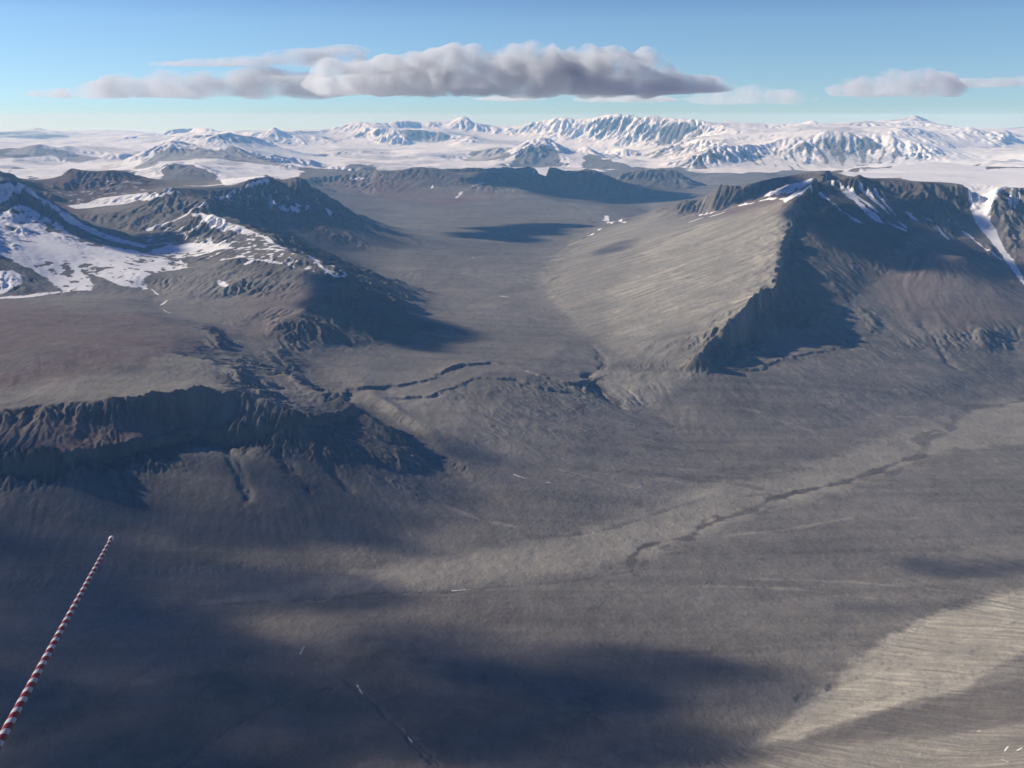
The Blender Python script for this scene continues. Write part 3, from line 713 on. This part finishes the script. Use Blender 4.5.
# dolerite on cliffs, caps and hills, plus shade painted into the colour
area(dark, [(0, 456), (70, 454), (120, 440), (200, 424), (260, 424), (340, 412), (360, 424), (300, 440), (240, 446), (200, 444), (150, 458), (70, 472), (0, 474), (-300, 478), (-300, 460)], .6, 4, 5)
area(dark, [(0, 410), (130, 400), (210, 392), (262, 402), (300, 420), (250, 425), (190, 420), (100, 430), (0, 440)], .3, 8, 8)
area(dark, [(-200, 560), (0, 480), (150, 470), (260, 460), (330, 450), (400, 500), (420, 540), (200, 560), (0, 600)], .35, 20, 8)  # darker tone over the talus below the cliff
area(dark, [(400, 175), (423, 169), (483, 174), (526, 168), (586, 169), (623, 183), (690, 203), (600, 206), (540, 195), (480, 186), (420, 186)], .7, 6, 4)
area(dark, [(300, 178), (400, 174), (420, 190), (360, 195), (320, 190)], .4, 8, 4)
area(dark, [(628, 192), (634, 175), (676, 171), (697, 190)], .7, 4, 3)
area(dark, [(690, 207), (722, 191), (765, 181), (809, 174), (826, 178), (812, 187), (770, 193), (720, 203)], .6, 4, 4)
area(dark, [(825, 178), (912, 182), (965, 187), (970, 222), (940, 214), (900, 250), (860, 290), (812, 328), (760, 335), (700, 356), (760, 302), (776, 290), (794, 215)], .95, 4, 6)  # dolerite face, darkened further to carry its shade
area(dark, [(24, 181), (77, 169), (117, 169), (159, 188), (100, 200), (60, 205)], .5, 4, 4)
area(dark, [(160, 226), (206, 203), (262, 177), (296, 179), (350, 214), (405, 240), (380, 270), (310, 245), (255, 220), (206, 235)], .45, 8, 6)
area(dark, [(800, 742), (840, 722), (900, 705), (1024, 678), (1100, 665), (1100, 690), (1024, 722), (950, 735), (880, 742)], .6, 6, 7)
area(dark, [(-300, 700), (-100, 640), (100, 632), (200, 612), (330, 603), (470, 598), (600, 610), (680, 650), (740, 720), (750, 768), (300, 820), (0, 820), (-300, 820)], .45, 60, 24)  # dimness of the near floor painted into the ground colour
area(dark, [(-300, 740), (0, 690), (200, 660), (320, 640), (400, 640), (480, 680), (600, 700), (690, 760), (300, 820), (-300, 820)], .95, 60, 30)  # second, stronger layer of painted foreground shade
rust = np.zeros((NL, NT), np.float32)
area(rust, [(-300, 300), (0, 300), (60, 310), (150, 315), (190, 330), (210, 350), (150, 360), (60, 380), (0, 395), (-300, 400)], .8, 18, 16)
area(rust, [(-300, 412), (0, 412), (130, 402), (200, 396), (210, 425), (130, 440), (70, 455), (0, 458), (-300, 460)], .8, 8, 6)
area(rust, [(24, 181), (77, 169), (117, 169), (159, 188), (100, 203), (60, 207)], 1, 4, 4)
area(rust, [(206, 206), (262, 178), (296, 180), (330, 205), (345, 245), (320, 240), (280, 215), (230, 212)], .9, 5, 4)
area(rust, [(310, 180), (404, 174), (430, 190), (520, 196), (440, 206), (340, 192)], .8, 6, 4)
area(rust, [(170, 330), (250, 290), (330, 285), (300, 320), (240, 340)], .4, 10, 6)
area(rust, [(690, 215), (770, 195), (800, 200), (792, 215), (740, 225)], .8, 6, 4)
area(rust, [(850, 250), (1024, 240), (1100, 260), (1100, 320), (960, 330), (880, 310)], .5, 14, 8)
rust *= np.clip(.8 + .4 * nB, .3, 1)
area(dark, [(283, 232), (320, 266), (357, 288), (400, 300), (440, 330), (400, 345), (340, 345), (300, 345), (270, 338), (300, 312), (330, 285), (300, 255)], .8, 5, 8)  # shade of the massif's nose painted into the ground
area(dark, [(250, 225), (300, 236), (345, 250), (400, 285), (380, 290), (340, 265), (290, 248)], .8, 5, 6)  # valley behind the ridge, its shade painted dark
area(dark, [(240, 415), (300, 425), (360, 400), (420, 435), (400, 470), (320, 500), (260, 470)], .7, 8, 8)  # painted shade on the broken slope beside the cliff
area(dark, [(-300, 461), (0, 458), (70, 456), (125, 441), (198, 425), (262, 428), (340, 412), (345, 430), (262, 450), (205, 446), (150, 462), (70, 476), (0, 478), (-300, 484)], .95, 3, 4)  # dolerite band, made darker still for its shade
# watercourses: damp dark channels, and the dark bench scarp line
for a, w_, k_ in (
    (((0, 655), (40, 645), (100, 626), (150, 615), (200, 607), (260, 602), (320, 600), (380, 594), (450, 592), (520, 586), (580, 580), (632, 572)), .8, .6),
    (((636, 575), (630, 562), (640, 548), (660, 542), (690, 538), (700, 528), (720, 520), (750, 512), (770, 500), (800, 492), (840, 484), (870, 474), (900, 462), (925, 455)), 2.6, .85),
    (((922, 455), (926, 440), (950, 432), (955, 418), (970, 408), (1000, 405), (1040, 398)), 3.0, .6),
    (((530, 538), (560, 536), (590, 534), (620, 526), (650, 516), (668, 510)), 1.1, .6),
    (((640, 548), (655, 552), (668, 545), (690, 538)), .8, .6), (((700, 528), (705, 520), (716, 516), (726, 521)), 1.2, .6), (((620, 563), (640, 566), (655, 556)), .8, .5),
    (((745, 508), (760, 514), (778, 505), (770, 496)), 1.6, .6), (((668, 510), (700, 500), (740, 497), (770, 494)), 1.0, .5), (((860, 480), (885, 476), (905, 466), (925, 462)), 1.4, .5),
    (((925, 448), (915, 440), (935, 430), (948, 433)), 1.8, .6), (((640, 470), (690, 480), (715, 482)), 1.2, .5), (((0, 668), (60, 650), (130, 630), (220, 612)), .7, .4),
    (((715, 482), (740, 485), (780, 492)), 1.4, .5),
    (((590, 378), (600, 390), (612, 400), (622, 407)), 1.5, .9),
    (((600, 355), (606, 362), (592, 374)), 1.2, .6),
    (((655, 418), (665, 424), (680, 430)), 1.5, .6),
    (((690, 368), (735, 370), (790, 362), (850, 349)), 1.5, .6),  # dark line along the scarp of the right bench
    (((240, 330), (246, 345), (256, 360), (275, 370), (298, 374)), 1.2, .5),
    (((300, 655), (340, 690), (390, 720), (440, 768)), .8, .6)):
    line(dark, a, w_ + .4, k_, 2.0, 3.6)
tan_ *= np.clip(.8 + .35 * nB, .3, 1.15)
sl_m = sstep(.5, .85, sl) * .35
dark = np.clip(np.maximum(dark * np.clip(.85 + .3 * nB, .3, 1.2), sl_m), 0, 1)
snow = np.clip(snow, 0, 1); tan_ = np.clip(tan_, 0, 1)
print('cover', time.time() - T0)

# ------------------------------------------------------------------ materials
def nt(name):
    m = bpy.data.materials.new(name); m.use_nodes = True
    t = m.node_tree
    for n in list(t.nodes):
        t.nodes.remove(n)
    return m, t.nodes, t.links
def mixc(N, L, fac, a, b):
    n = N.new('ShaderNodeMix'); n.data_type = 'RGBA'
    for sock, val in ((n.inputs[0], fac), (n.inputs[6], a), (n.inputs[7], b)):
        if isinstance(val, (int, float)):
            sock.default_value = val
        elif isinstance(val, tuple):
            sock.default_value = (*val, 1)
        else:
            L.new(val, sock)
    return n.outputs[2]
def ramp(N, L, src, p0, p1, v0=0., v1=1.):
    n = N.new('ShaderNodeMapRange'); L.new(src, n.inputs[0])
    for i, x in enumerate((p0, p1, v0, v1)):
        n.inputs[i + 1].default_value = x
    return n.outputs[0]
def noise(N, L, co, scale, detail=6, rough=.6, dist=0):
    n = N.new('ShaderNodeTexNoise'); L.new(co, n.inputs['Vector'])
    n.inputs['Scale'].default_value = scale; n.inputs['Detail'].default_value = detail
    n.inputs['Roughness'].default_value = rough; n.inputs['Distortion'].default_value = dist
    return n.outputs[0]

def terrain_material():
    m, N, L = nt('rock_till_and_snow')
    out = N.new('ShaderNodeOutputMaterial'); p = N.new('ShaderNodeBsdfPrincipled')
    L.new(p.outputs[0], out.inputs[0])
    at = N.new('ShaderNodeAttribute'); at.attribute_name = 'cover'
    sep = N.new('ShaderNodeSeparateColor'); L.new(at.outputs['Color'], sep.inputs[0])
    tc = N.new('ShaderNodeTexCoord'); co = tc.outputs['Object']
    n1 = noise(N, L, co, 1 / 900., 8, .62)
    n2 = noise(N, L, co, 1 / 120., 7, .65)
    n3 = noise(N, L, co, 1 / 18., 5, .7)
    base = mixc(N, L, ramp(N, L, n1, .35, .65), (.119, .109, .094), (.212, .197, .172))
    base = mixc(N, L, ramp(N, L, n2, .35, .7, 0, .5), base, (.100, .091, .086))
    base = mixc(N, L, ramp(N, L, n3, .45, .8, 0, .4), base, (.256, .239, .220))
    mp = N.new('ShaderNodeMapping'); L.new(co, mp.inputs[0])
    mp.inputs['Rotation'].default_value = (0, 0, R(-33)); mp.inputs['Scale'].default_value = (1 / 1500., 1 / 110., 1 / 400.)
    n4 = noise(N, L, mp.outputs[0], 1.0, 7, .62, .4)
    base = mixc(N, L, ramp(N, L, n4, .45, .75, 0, .32), base, (.301, .284, .261))
    base = mixc(N, L, ramp(N, L, n4, .46, .25, 0, .35), base, (.077, .067, .060))
    n5 = noise(N, L, co, 1 / 6., 3, .75)
    base = mixc(N, L, ramp(N, L, n5, .55, .8, 0, .55), base, (.064, .058, .055))
    till = mixc(N, L, ramp(N, L, n2, .3, .7), (.270, .253, .208), (.41, .386, .322))
    dol_shade = mixc(N, L, ramp(N, L, n2, .3, .7), (.054, .046, .045), (.102, .086, .079))  # dolerite colour, also used for painted shade and channels
    ru = N.new('ShaderNodeAttribute'); ru.attribute_name = 'rust'
    base = mixc(N, L, ru.outputs['Fac'], base, mixc(N, L, ramp(N, L, n2, .3, .7), (.109, .074, .070), (.198, .138, .125)))
    c = mixc(N, L, sep.outputs[1], base, till)
    st_ = mixc(N, L, at.outputs['Alpha'], (.62, .62, .63), (1.42, 1.41, 1.38))
    mm = N.new('ShaderNodeMix'); mm.data_type = 'RGBA'; mm.blend_type = 'MULTIPLY'; mm.inputs[0].default_value = 1
    L.new(c, mm.inputs[6]); L.new(st_, mm.inputs[7]); c = mm.outputs[2]
    c = mixc(N, L, sep.outputs[2], c, dol_shade)
    sn = mixc(N, L, ramp(N, L, n1, .3, .7), (.78, .785, .79), (.90, .90, .885))
    edge = N.new('ShaderNodeMath'); edge.operation = 'MULTIPLY_ADD'
    L.new(n3, edge.inputs[0]); edge.inputs[1].default_value = .5; L.new(sep.outputs[0], edge.inputs[2])
    sf = ramp(N, L, edge.outputs[0], .55, .85)
    c = mixc(N, L, sf, c, sn)
    L.new(c, p.inputs['Base Color'])
    p.inputs['Roughness'].default_value = .95
    p.inputs['Specular IOR Level'].default_value = .1
    bp = N.new('ShaderNodeBump'); bp.inputs['Strength'].default_value = .6; bp.inputs['Distance'].default_value = 22.0
    L.new(n2, bp.inputs['Height']); 
    b2 = N.new('ShaderNodeBump'); b2.inputs['Strength'].default_value = .5; b2.inputs['Distance'].default_value = 4.5
    L.new(n3, b2.inputs['Height']); L.new(bp.outputs[0], b2.inputs['Normal'])
    soft = ramp(N, L, sf, 0, 1, 1, .12)
    for b_, k_ in ((bp, .6), (b2, .5)):
        mu = N.new('ShaderNodeMath'); mu.operation = 'MULTIPLY'; L.new(soft, mu.inputs[0]); mu.inputs[1].default_value = k_
        L.new(mu.outputs[0], b_.inputs['Strength'])
    L.new(b2.outputs[0], p.inputs['Normal'])
    return m
TERRAIN = terrain_material()

# ------------------------------------------------------------------ terrain meshes: one sheet, parted where one landform ends and the next begins
region = np.zeros((NL, NT), np.uint8)                       # 0 valley floor
def region_poly(k, pts):
    w, d = seg_dist(pts, True, 2)
    region[w][d > 0] = k
region[RR > 26000] = 4
region_poly(1, [(-700, 520), (0, 500), (200, 500), (330, 480), (400, 470), (440, 440), (420, 400), (440, 345), (445, 300), (415, 250), (400, 236), (350, 205), (300, 177), (262, 176), (160, 187), (100, 168), (60, 176), (0, 178), (-700, 170)])
region_poly(2, [(600, 368), (600, 340), (545, 290), (560, 245), (640, 214), (722, 189), (809, 172), (930, 161), (1024, 166), (1400, 163), (1400, 300), (1024, 330), (900, 345), (790, 362), (690, 370)])
region_poly(3, [(300, 196), (310, 178), (404, 172), (526, 167), (586, 168), (634, 174), (676, 170), (700, 195), (690, 206), (540, 206), (480, 200)])

names = {0: ('valley_floor', 'dark gravel floor of the dry valley with winding stream channels'),
         1: ('mountain', 'brown mountain massif with snow hollows above a long dark cliff'),
         2: ('mountain', 'ice capped mountain with a pale smooth flank and a dark shaded face'),
         3: ('hill', 'low dark hills closing the head of the valley'),
         4: ('snow_mountains', 'snow covered mountain ranges and ice fields on the horizon')}
ct, st = np.cos(TH), np.sin(TH)
X = (RR[:, None] * st[None]).astype(np.float32); Y = (RR[:, None] * ct[None]).astype(np.float32)
fid = region[:-1, :-1].ravel()
vi = (np.arange(NL - 1)[:, None] * NT + np.arange(NT - 1)[None]).ravel()
quads = np.stack([vi, vi + 1, vi + NT + 1, vi + NT], 1)
def sheet(k):
    q = quads[fid == k]
    used = np.unique(q)
    remap = np.zeros(NL * NT, np.int32); remap[used] = np.arange(len(used), dtype=np.int32)
    q = remap[q].astype(np.int32)
    co = np.stack([X.ravel()[used], Y.ravel()[used], H.ravel()[used]], 1).astype(np.float32)
    me = bpy.data.meshes.new(names[k][0])
    me.vertices.add(len(co)); me.vertices.foreach_set('co', co.ravel())
    me.loops.add(q.size); me.loops.foreach_set('vertex_index', q.ravel())
    me.polygons.add(len(q)); me.polygons.foreach_set('loop_start', np.arange(0, q.size, 4, dtype=np.int32))
    me.update(calc_edges=True)
    me.polygons.foreach_set('use_smooth', np.ones(len(q), bool))
    ca = me.color_attributes.new('cover', 'FLOAT_COLOR', 'POINT')
    cv = np.ones((len(co), 4), np.float32)
    cv[:, 0] = snow.ravel()[used]; cv[:, 1] = tan_.ravel()[used]; cv[:, 2] = dark.ravel()[used]; cv[:, 3] = streak.ravel()[used]
    ca.data.foreach_set('color', cv.ravel())
    ra_ = me.attributes.new('rust', 'FLOAT', 'POINT'); ra_.data.foreach_set('value', rust.ravel()[used])
    me.materials.append(TERRAIN)
    o = bpy.data.objects.new(names[k][0], me)
    COL.objects.link(o)
    o['kind'] = 'structure'; o['label'] = names[k][1]
    return o
for k in names:
    sheet(k)
print('mesh', time.time() - T0, NL, NT, float(H.min()), float(H.max()))

# ------------------------------------------------------------------ haze
def haze():
    zb = float(H.min()) - 1.0
    zt = max(float(H.max()), CAM_Z) + 30.0
    me = bpy.data.meshes.new('haze')
    x0, x1, y0, y1 = -95000, 95000, -400, 100000
    v = [(x, y, z) for z in (zb, zt) for y in (y0, y1) for x in (x0, x1)]
    me.from_pydata(v, [], [(0, 2, 3, 1), (4, 5, 7, 6), (0, 1, 5, 4), (1, 3, 7, 5), (3, 2, 6, 7), (2, 0, 4, 6)])
    m, N, L = nt('thin_blue_air')
    out = N.new('ShaderNodeOutputMaterial'); pv = N.new('ShaderNodeVolumePrincipled')
    pv.inputs['Color'].default_value = (.25, .57, 1.0, 1)
    pv.inputs['Absorption Color'].default_value = (1, 1, 1, 1)
    pv.inputs['Density'].default_value = 1.8e-5
    pv.inputs['Anisotropy'].default_value = 0.0
    L.new(pv.outputs[0], out.inputs['Volume'])
    me.materials.append(m)
    o = bpy.data.objects.new('haze', me); COL.objects.link(o)
    o['kind'] = 'stuff'; o['label'] = 'thin bluish air filling the valleys up to the horizon'
haze()

# ------------------------------------------------------------------ clouds
def cloud_material(name, dens, scale, lo, hi, tint):
    m, N, L = nt(name)
    out = N.new('ShaderNodeOutputMaterial'); pv = N.new('ShaderNodeVolumePrincipled')
    pv.inputs['Color'].default_value = (*tint, 1)
    pv.inputs['Anisotropy'].default_value = .1
    tc = N.new('ShaderNodeTexCoord')
    n = noise(N, L, tc.outputs['Object'], scale, 9, .62, .2)
    L.new(ramp(N, L, n, lo, hi, 0, dens), pv.inputs['Density'])
    L.new(pv.outputs[0], out.inputs['Volume'])
    return m
def blob_cloud(name, lumps, res, mat, label, group, seed=0):
    """lumps: (x, y, z, rx, ry, rz) ellipsoids in metres from the cloud's own middle -> one closed lumpy skin"""
    import bmesh
    c = np.mean([l[:3] for l in lumps], 0)
    bm = bmesh.new()
    for (x, y, z, rx, ry, rz) in lumps:
        g = bmesh.ops.create_icosphere(bm, subdivisions=3, radius=1)
        for v in g['verts']:
            k = 1 + .12 * math.sin(5 * v.co.x + x) + .12 * math.sin(6 * v.co.y + z) + .10 * math.sin(7 * v.co.z + y)
            zz = v.co.z * k
            zz = zz if zz > 0 else zz * .45
            v.co = Vector((x - c[0] + v.co.x * k * rx, y - c[1] + v.co.y * k * ry, z - c[2] + zz * rz))
    me = bpy.data.meshes.new(name); bm.to_mesh(me); bm.free()
    tmp = bpy.data.objects.new('tmp', me); COL.objects.link(tmp)
    md = tmp.modifiers.new('r', 'REMESH'); md.mode = 'VOXEL'; md.voxel_size = res
    dg = bpy.context.evaluated_depsgraph_get(); dg.update()
    me2 = bpy.data.meshes.new_from_object(tmp.evaluated_get(dg))
    bpy.data.objects.remove(tmp)
    me2.name = name
    bk = bmesh.new(); bk.from_mesh(me2)                      # one cloud, one body: drop stray crumbs
    left = set(bk.verts); best = set()
    while left:
        seed_v = left.pop(); isl = {seed_v}; todo = [seed_v]
        while todo:
            for e in todo.pop().link_edges:
                for q in e.verts:
                    if q in left:
                        left.discard(q); isl.add(q); todo.append(q)
        if len(isl) > len(best):
            best = isl
    bmesh.ops.delete(bk, geom=[v for v in bk.verts if v not in best], context='VERTS')
    bk.to_mesh(me2); bk.free()
    me2.materials.clear(); me2.materials.append(mat)
    o = bpy.data.objects.new(name, me2); o.location = c
    COL.objects.link(o)
    o['label'] = label; o['category'] = 'cloud'; o['group'] = group
    return o
CL_FAR = cloud_material('grey_cloud', 1.7e-3, 1 / 1700., .43, .58, (.875, .905, .93))
CL_FAINT = cloud_material('faint_cloud', 5e-4, 1 / 1700., .42, .62, (.93, .92, .93))
CL_THIN = cloud_material('thin_grey_cloud', 1.3e-3, 1 / 2200., .44, .62, (.80, .83, .87))
def sky_lumps(u0, u1, top, base, D, n, seed, deep=2.2):
    """a bank of lumps between two bearings at D km; top(t) and base in picture rows give its height"""
    g = np.random.default_rng(seed)
    out = []
    for i in range(n):
        t = (i + .5) / n
        u = u0 + (u1 - u0) * t
        yd = D + g.uniform(-.8, .8)
        bx, by, bz = by_y(u, base, yd)
        tz = by_y(u, top(t), yd)[2]
        h = max(150, tz - bz) * g.uniform(.88, 1.04)
        rx = (u1 - u0) / n * 1.9 * yd + 150
        out.append((bx + g.uniform(-.2, .2) * rx, by, bz + .31 * h, rx * g.uniform(.9, 1.3), deep * 1000 * g.uniform(.8, 1.1), h * .74))
    return out
def interp(*kv):
    xs, ys = zip(*kv)
    return lambda t: float(np.interp(t, xs, ys))
big = sky_lumps(335, 664, interp((0, 68), (.06, 58), (.18, 54), (.3, 49), (.45, 46), (.6, 50), (.75, 48), (.88, 50), (.95, 56), (1, 66)), 95, 60, 26, 1, 2.6)
big += sky_lumps(345, 660, interp((0, 75), (.5, 65), (1, 74)), 95, 58.5, 9, 2, 2.0)
blob_cloud('cloud', big, 220, CL_FAR, 'long flat based grey cloud bank, the biggest and thickest in the sky', 'clouds above the far range')
lft = sky_lumps(60, 330, interp((0, 93), (.2, 84), (.35, 70), (.5, 73), (.62, 75), (.75, 66), (.9, 72), (1, 80)), 98, 63, 12, 3, 2.0)
blob_cloud('cloud', lft, 220, CL_THIN, 'ragged mauve grey cloud tapering off left of the long cloud bank', 'clouds above the far range')
blob_cloud('cloud', sky_lumps(170, 345, interp((0, 66), (.4, 57), (.7, 50), (1, 46)), 66, 64, 8, 4, 1.2), 160, CL_THIN, 'thin grey streak of cloud above the ragged left end of the bank', 'clouds above the far range')
blob_cloud('cloud', sky_lumps(850, 938, interp((0, 84), (.2, 74), (.6, 68), (.85, 70), (1, 80)), 97, 60, 7, 5, 2.0), 160, CL_THIN, 'single compact grey cloud alone over the right hand snow range', 'clouds above the far range')
blob_cloud('cloud', sky_lumps(935, 1060, interp((0, 84), (.5, 77), (1, 73)), 87, 62, 7, 6, 1.4), 160, CL_THIN, 'thin grey cloud streak trailing right of the compact grey cloud', 'clouds above the far range')
blob_cloud('cloud', sky_lumps(700, 785, interp((0, 94), (.5, 84), (1, 92)), 104, 66, 6, 7, 1.2), 160, CL_FAINT, 'faint pinkish cloud wisp below the right end of the long bank', 'clouds above the far range')
blob_cloud('cloud', sky_lumps(600, 652, interp((0, 96), (.5, 92), (1, 96)), 102, 64, 4, 8, 1.0), 120, CL_FAR, 'small grey cloud scrap hanging under the long bank', 'clouds above the far range')
blob_cloud('cloud', sky_lumps(495, 527, interp((0, 96), (.5, 94), (1, 96)), 101, 64, 3, 9, .8), 100, CL_FAR, 'smallest dark cloud scrap just under the middle of the bank', 'clouds above the far range')

# clouds high above, out of the picture on the sun's side: their shadows lie below, some added just to deepen shade
CL_HIGH = cloud_material('high_cloud', 1.2e-2, 1 / 420., .30, .48, (.99, .99, .99))
CL_ADDED_DIM = cloud_material('added_dim_cloud', 4.2e-3, 1 / 700., .30, .62, (.99, .99, .99))  # only for the added cloud over the near floor
CL_VEIL = cloud_material('high_veil', 4e-3, 1 / 420., .40, .62, (.99, .99, .99))
def shade_cloud(spots, height, label, mat=None, seed=0):
    g = np.random.default_rng(seed)
    lumps = []
    for (u, v, du, dv) in spots:                            # middle and half size of the shadow on the ground
        r, c = cast(u, v)
        d = math.exp(L0 + r * DEL); th = TH0 + c * DEL
        gx, gy = d * math.sin(th), d * math.cos(th)
        gz = float(H[int(r), int(c)])
        rx = du / FPX * d
        (r1, c1), (r2, c2) = cast(u, v + dv), cast(u, v - dv)
        ry = .5 * abs(math.exp(L0 + r2 * DEL) - math.exp(L0 + r1 * DEL))
        k = (height - gz) / SUN[2]
        for _ in range(5):
            a, b = g.uniform(-.55, .55, 2)
            lumps.append((gx + SUN[0] * k + a * rx, gy + SUN[1] * k + b * ry, height + g.uniform(-30, 30), rx * g.uniform(.45, .75), ry * g.uniform(.45, .75), 190))
    return blob_cloud('cloud', lumps, 40 if height < 5000 else 70, mat or CL_HIGH, label, 'clouds overhead that shade the ground')
shade_cloud([(945, 566, 62, 16)], 4600, 'grey cloud overhead, shading the dark oval above the pale slope', CL_VEIL, 21)
shade_cloud([(890, 606, 50, 8)], 4600, 'thin cloud strip overhead, shading a streak beside the pale slope', CL_VEIL, 22)
shade_cloud([(755, 692, 60, 15), (700, 698, 45, 12), (660, 690, 40, 10)], 4600, 'grey cloud overhead, shading the floor left of the pale slope', CL_VEIL, 23)
shade_cloud([(60, 745, 170, 40), (-60, 700, 120, 40), (230, 740, 90, 30), (120, 700, 120, 26)], 4600, 'broad grey cloud overhead, darkening the near floor below the boom', CL_VEIL, 24)
shade_cloud([(400, 655, 40, 22), (480, 668, 60, 14), (560, 690, 70, 16)], 4600, 'ragged cloud overhead, shading patches of the near middle floor', CL_VEIL, 25)
shade_cloud([(420, 720, 150, 44), (560, 745, 130, 36), (660, 745, 70, 26), (300, 690, 150, 34), (180, 645, 170, 28), (500, 685, 140, 28), (60, 600, 160, 34), (60, 560, 150, 26), (40, 650, 160, 40), (120, 700, 160, 40), (230, 585, 150, 24), (640, 660, 100, 24), (380, 640, 120, 22), (100, 760, 200, 40)], 5200, 'wide thin cloud added overhead to dim the whole near floor', CL_ADDED_DIM, 36)  # unseen cloud put in and sized to dim the foreground
shade_cloud([(180, 520, 140, 26), (40, 530, 140, 26), (-60, 500, 120, 26), (225, 478, 50, 20), (120, 500, 80, 20), (250, 510, 110, 20), (330, 490, 60, 20)], 4800, 'cloud overhead, shading the slope under the end of the cliff', CL_VEIL, 26)
shade_cloud([(490, 236, 50, 4), (518, 231, 45, 4), (545, 226, 40, 3)], 7000, 'thin cloud strip far up the valley, shading its floor', None, 27)
shade_cloud([(612, 248, 30, 5)], 7000, 'small cloud over the foot of the right flank', CL_VEIL, 28)
shade_cloud([(740, 197, 55, 5), (768, 191, 40, 5), (790, 187, 30, 4)], 6500, 'cloud strip shading the crest of the right hand mountain', None, 29)
shade_cloud([(530, 187, 50, 7), (556, 190, 50, 8), (580, 192, 60, 9), (610, 194, 50, 8), (640, 196, 50, 8), (660, 182, 30, 6)], 7500, 'cloud shading the dark hills at the valley head', None, 30)

shade_cloud([(868, 245, 34, 28), (895, 258, 34, 20), (900, 232, 34, 16), (918, 212, 30, 12)], 5200, 'unseen cloud added to shade the steep front of the right hand mountain', None, 32)  # added to deepen the face's own shade
shade_cloud([(235, 205, 40, 10), (275, 205, 35, 12), (330, 225, 35, 14), (310, 215, 40, 10)], 5600, 'unseen cloud added to shade the peaks of the left hand massif', CL_VEIL, 33)  # put in to darken the main ridge, itself out of view
shade_cloud([(382, 308, 30, 16), (345, 318, 28, 12)], 5000, 'unseen cloud added to shade the nose of the left hand massif', None, 35)  # invented cloud that keeps the nose dark
shade_cloud([(280, 436, 45, 16), (370, 420, 45, 14), (320, 455, 40, 18), (400, 440, 30, 12)], 4800, 'unseen cloud added to shade the broken slope right of the long cliff', CL_VEIL, 34)  # unseen, placed to deepen shade on this slope
shade_cloud([(112, 230, 30, 6), (148, 240, 22, 4)], 5200, 'unseen cloud added to shade the snow hollow behind the craggy crest', None, 31)  # added in place of the crest's own shadow

# ------------------------------------------------------------------ striped boom of the aircraft
def simple(name, col, rough=.45, spec=.4):
    m, N, L = nt(name)
    out = N.new('ShaderNodeOutputMaterial'); p = N.new('ShaderNodeBsdfPrincipled')
    L.new(p.outputs[0], out.inputs[0])
    tc = N.new('ShaderNodeTexCoord')
    n = noise(N, L, tc.outputs['Object'], 60, 4, .6)
    L.new(mixc(N, L, ramp(N, L, n, .4, .75, 0, .35), col, tuple(c * .6 for c in col)), p.inputs['Base Color'])
    p.inputs['Roughness'].default_value = rough
    p.inputs['Specular IOR Level'].default_value = spec
    return m
def boom():
    def at(u, v, d):
        a, b, c = ray(u, v)
        q = d / math.sqrt(a * a + b * b + c * c)
        return Vector((a * q, b * q, CAM_Z + c * q))
    p1, p2 = at(-4, 748, 3.0), at(111, 539, 4.9)
    ax = (p2 - p1).normalized()
    base = p1 - ax * .9
    Ln = (p2 - base).length
    root = bpy.data.objects.new('striped_boom', None)
    root.location = base
    root.rotation_euler = ax.to_track_quat('Z', 'Y').to_euler()
    COL.objects.link(root)
    root['label'] = 'slim red and white spiral striped boom with a white tip, reaching over the valley'
    root['category'] = 'boom'
    def rad(s):
        return .0135 - (.0135 - .0070) * s / Ln
    def part(name, verts, faces, mat):
        me = bpy.data.meshes.new(name); me.from_pydata(verts, [], faces); me.update()
        me.polygons.foreach_set('use_smooth', np.ones(len(faces), bool))
        me.materials.append(mat)
        o = bpy.data.objects.new(name, me); o.parent = root; COL.objects.link(o)
        return o
    ns, nk = 160, 24
    v = [(rad(Ln * i / ns) * math.cos(2 * math.pi * k / nk), rad(Ln * i / ns) * math.sin(2 * math.pi * k / nk), Ln * i / ns) for i in range(ns + 1) for k in range(nk)]
    f = [(i * nk + k, i * nk + (k + 1) % nk, (i + 1) * nk + (k + 1) % nk, (i + 1) * nk + k) for i in range(ns) for k in range(nk)]
    f += [tuple(range(nk))[::-1], tuple(range(ns * nk, ns * nk + nk))]
    part('pole', v, f, simple('red_paint', (.22, .004, .008)))
    # spiral tape
    pitch = .068
    turns = Ln / pitch
    n = int(turns * 28)
    v, f = [], []
    w = 5
    for i in range(n + 1):
        a = 2 * math.pi * turns * i / n
        for j in range(w + 1):
            s = min(max(Ln * i / n + pitch * .46 * (j / w - .5), 0), Ln)
            rr = rad(s) + .0005
            v.append((rr * math.cos(a), rr * math.sin(a), s))
    for i in range(n):
        for j in range(w):
            q = i * (w + 1) + j
            f.append((q, q + w + 1, q + w + 2, q + 1))
    part('spiral_stripe', v, f, simple('white_tape', (.52, .52, .51)))
    # rounded tip and the small drain tube beside it
    prof = [(0, -.012), (.0090, -.012), (.0112, -.004), (.0112, .012), (.0095, .024), (.0055, .031), (0, .033)]
    v, f = [], []
    for (r_, z_) in prof:
        for k in range(nk):
            v.append((r_ * math.cos(2 * math.pi * k / nk), r_ * math.sin(2 * math.pi * k / nk), Ln + z_))
    for i in range(len(prof) - 1):
        for k in range(nk):
            f.append((i * nk + k, i * nk + (k + 1) % nk, (i + 1) * nk + (k + 1) % nk, (i + 1) * nk + k))
    part('tip', v, f, simple('white_enamel', (.8, .8, .8), .3))
boom()
print('done', time.time() - T0)
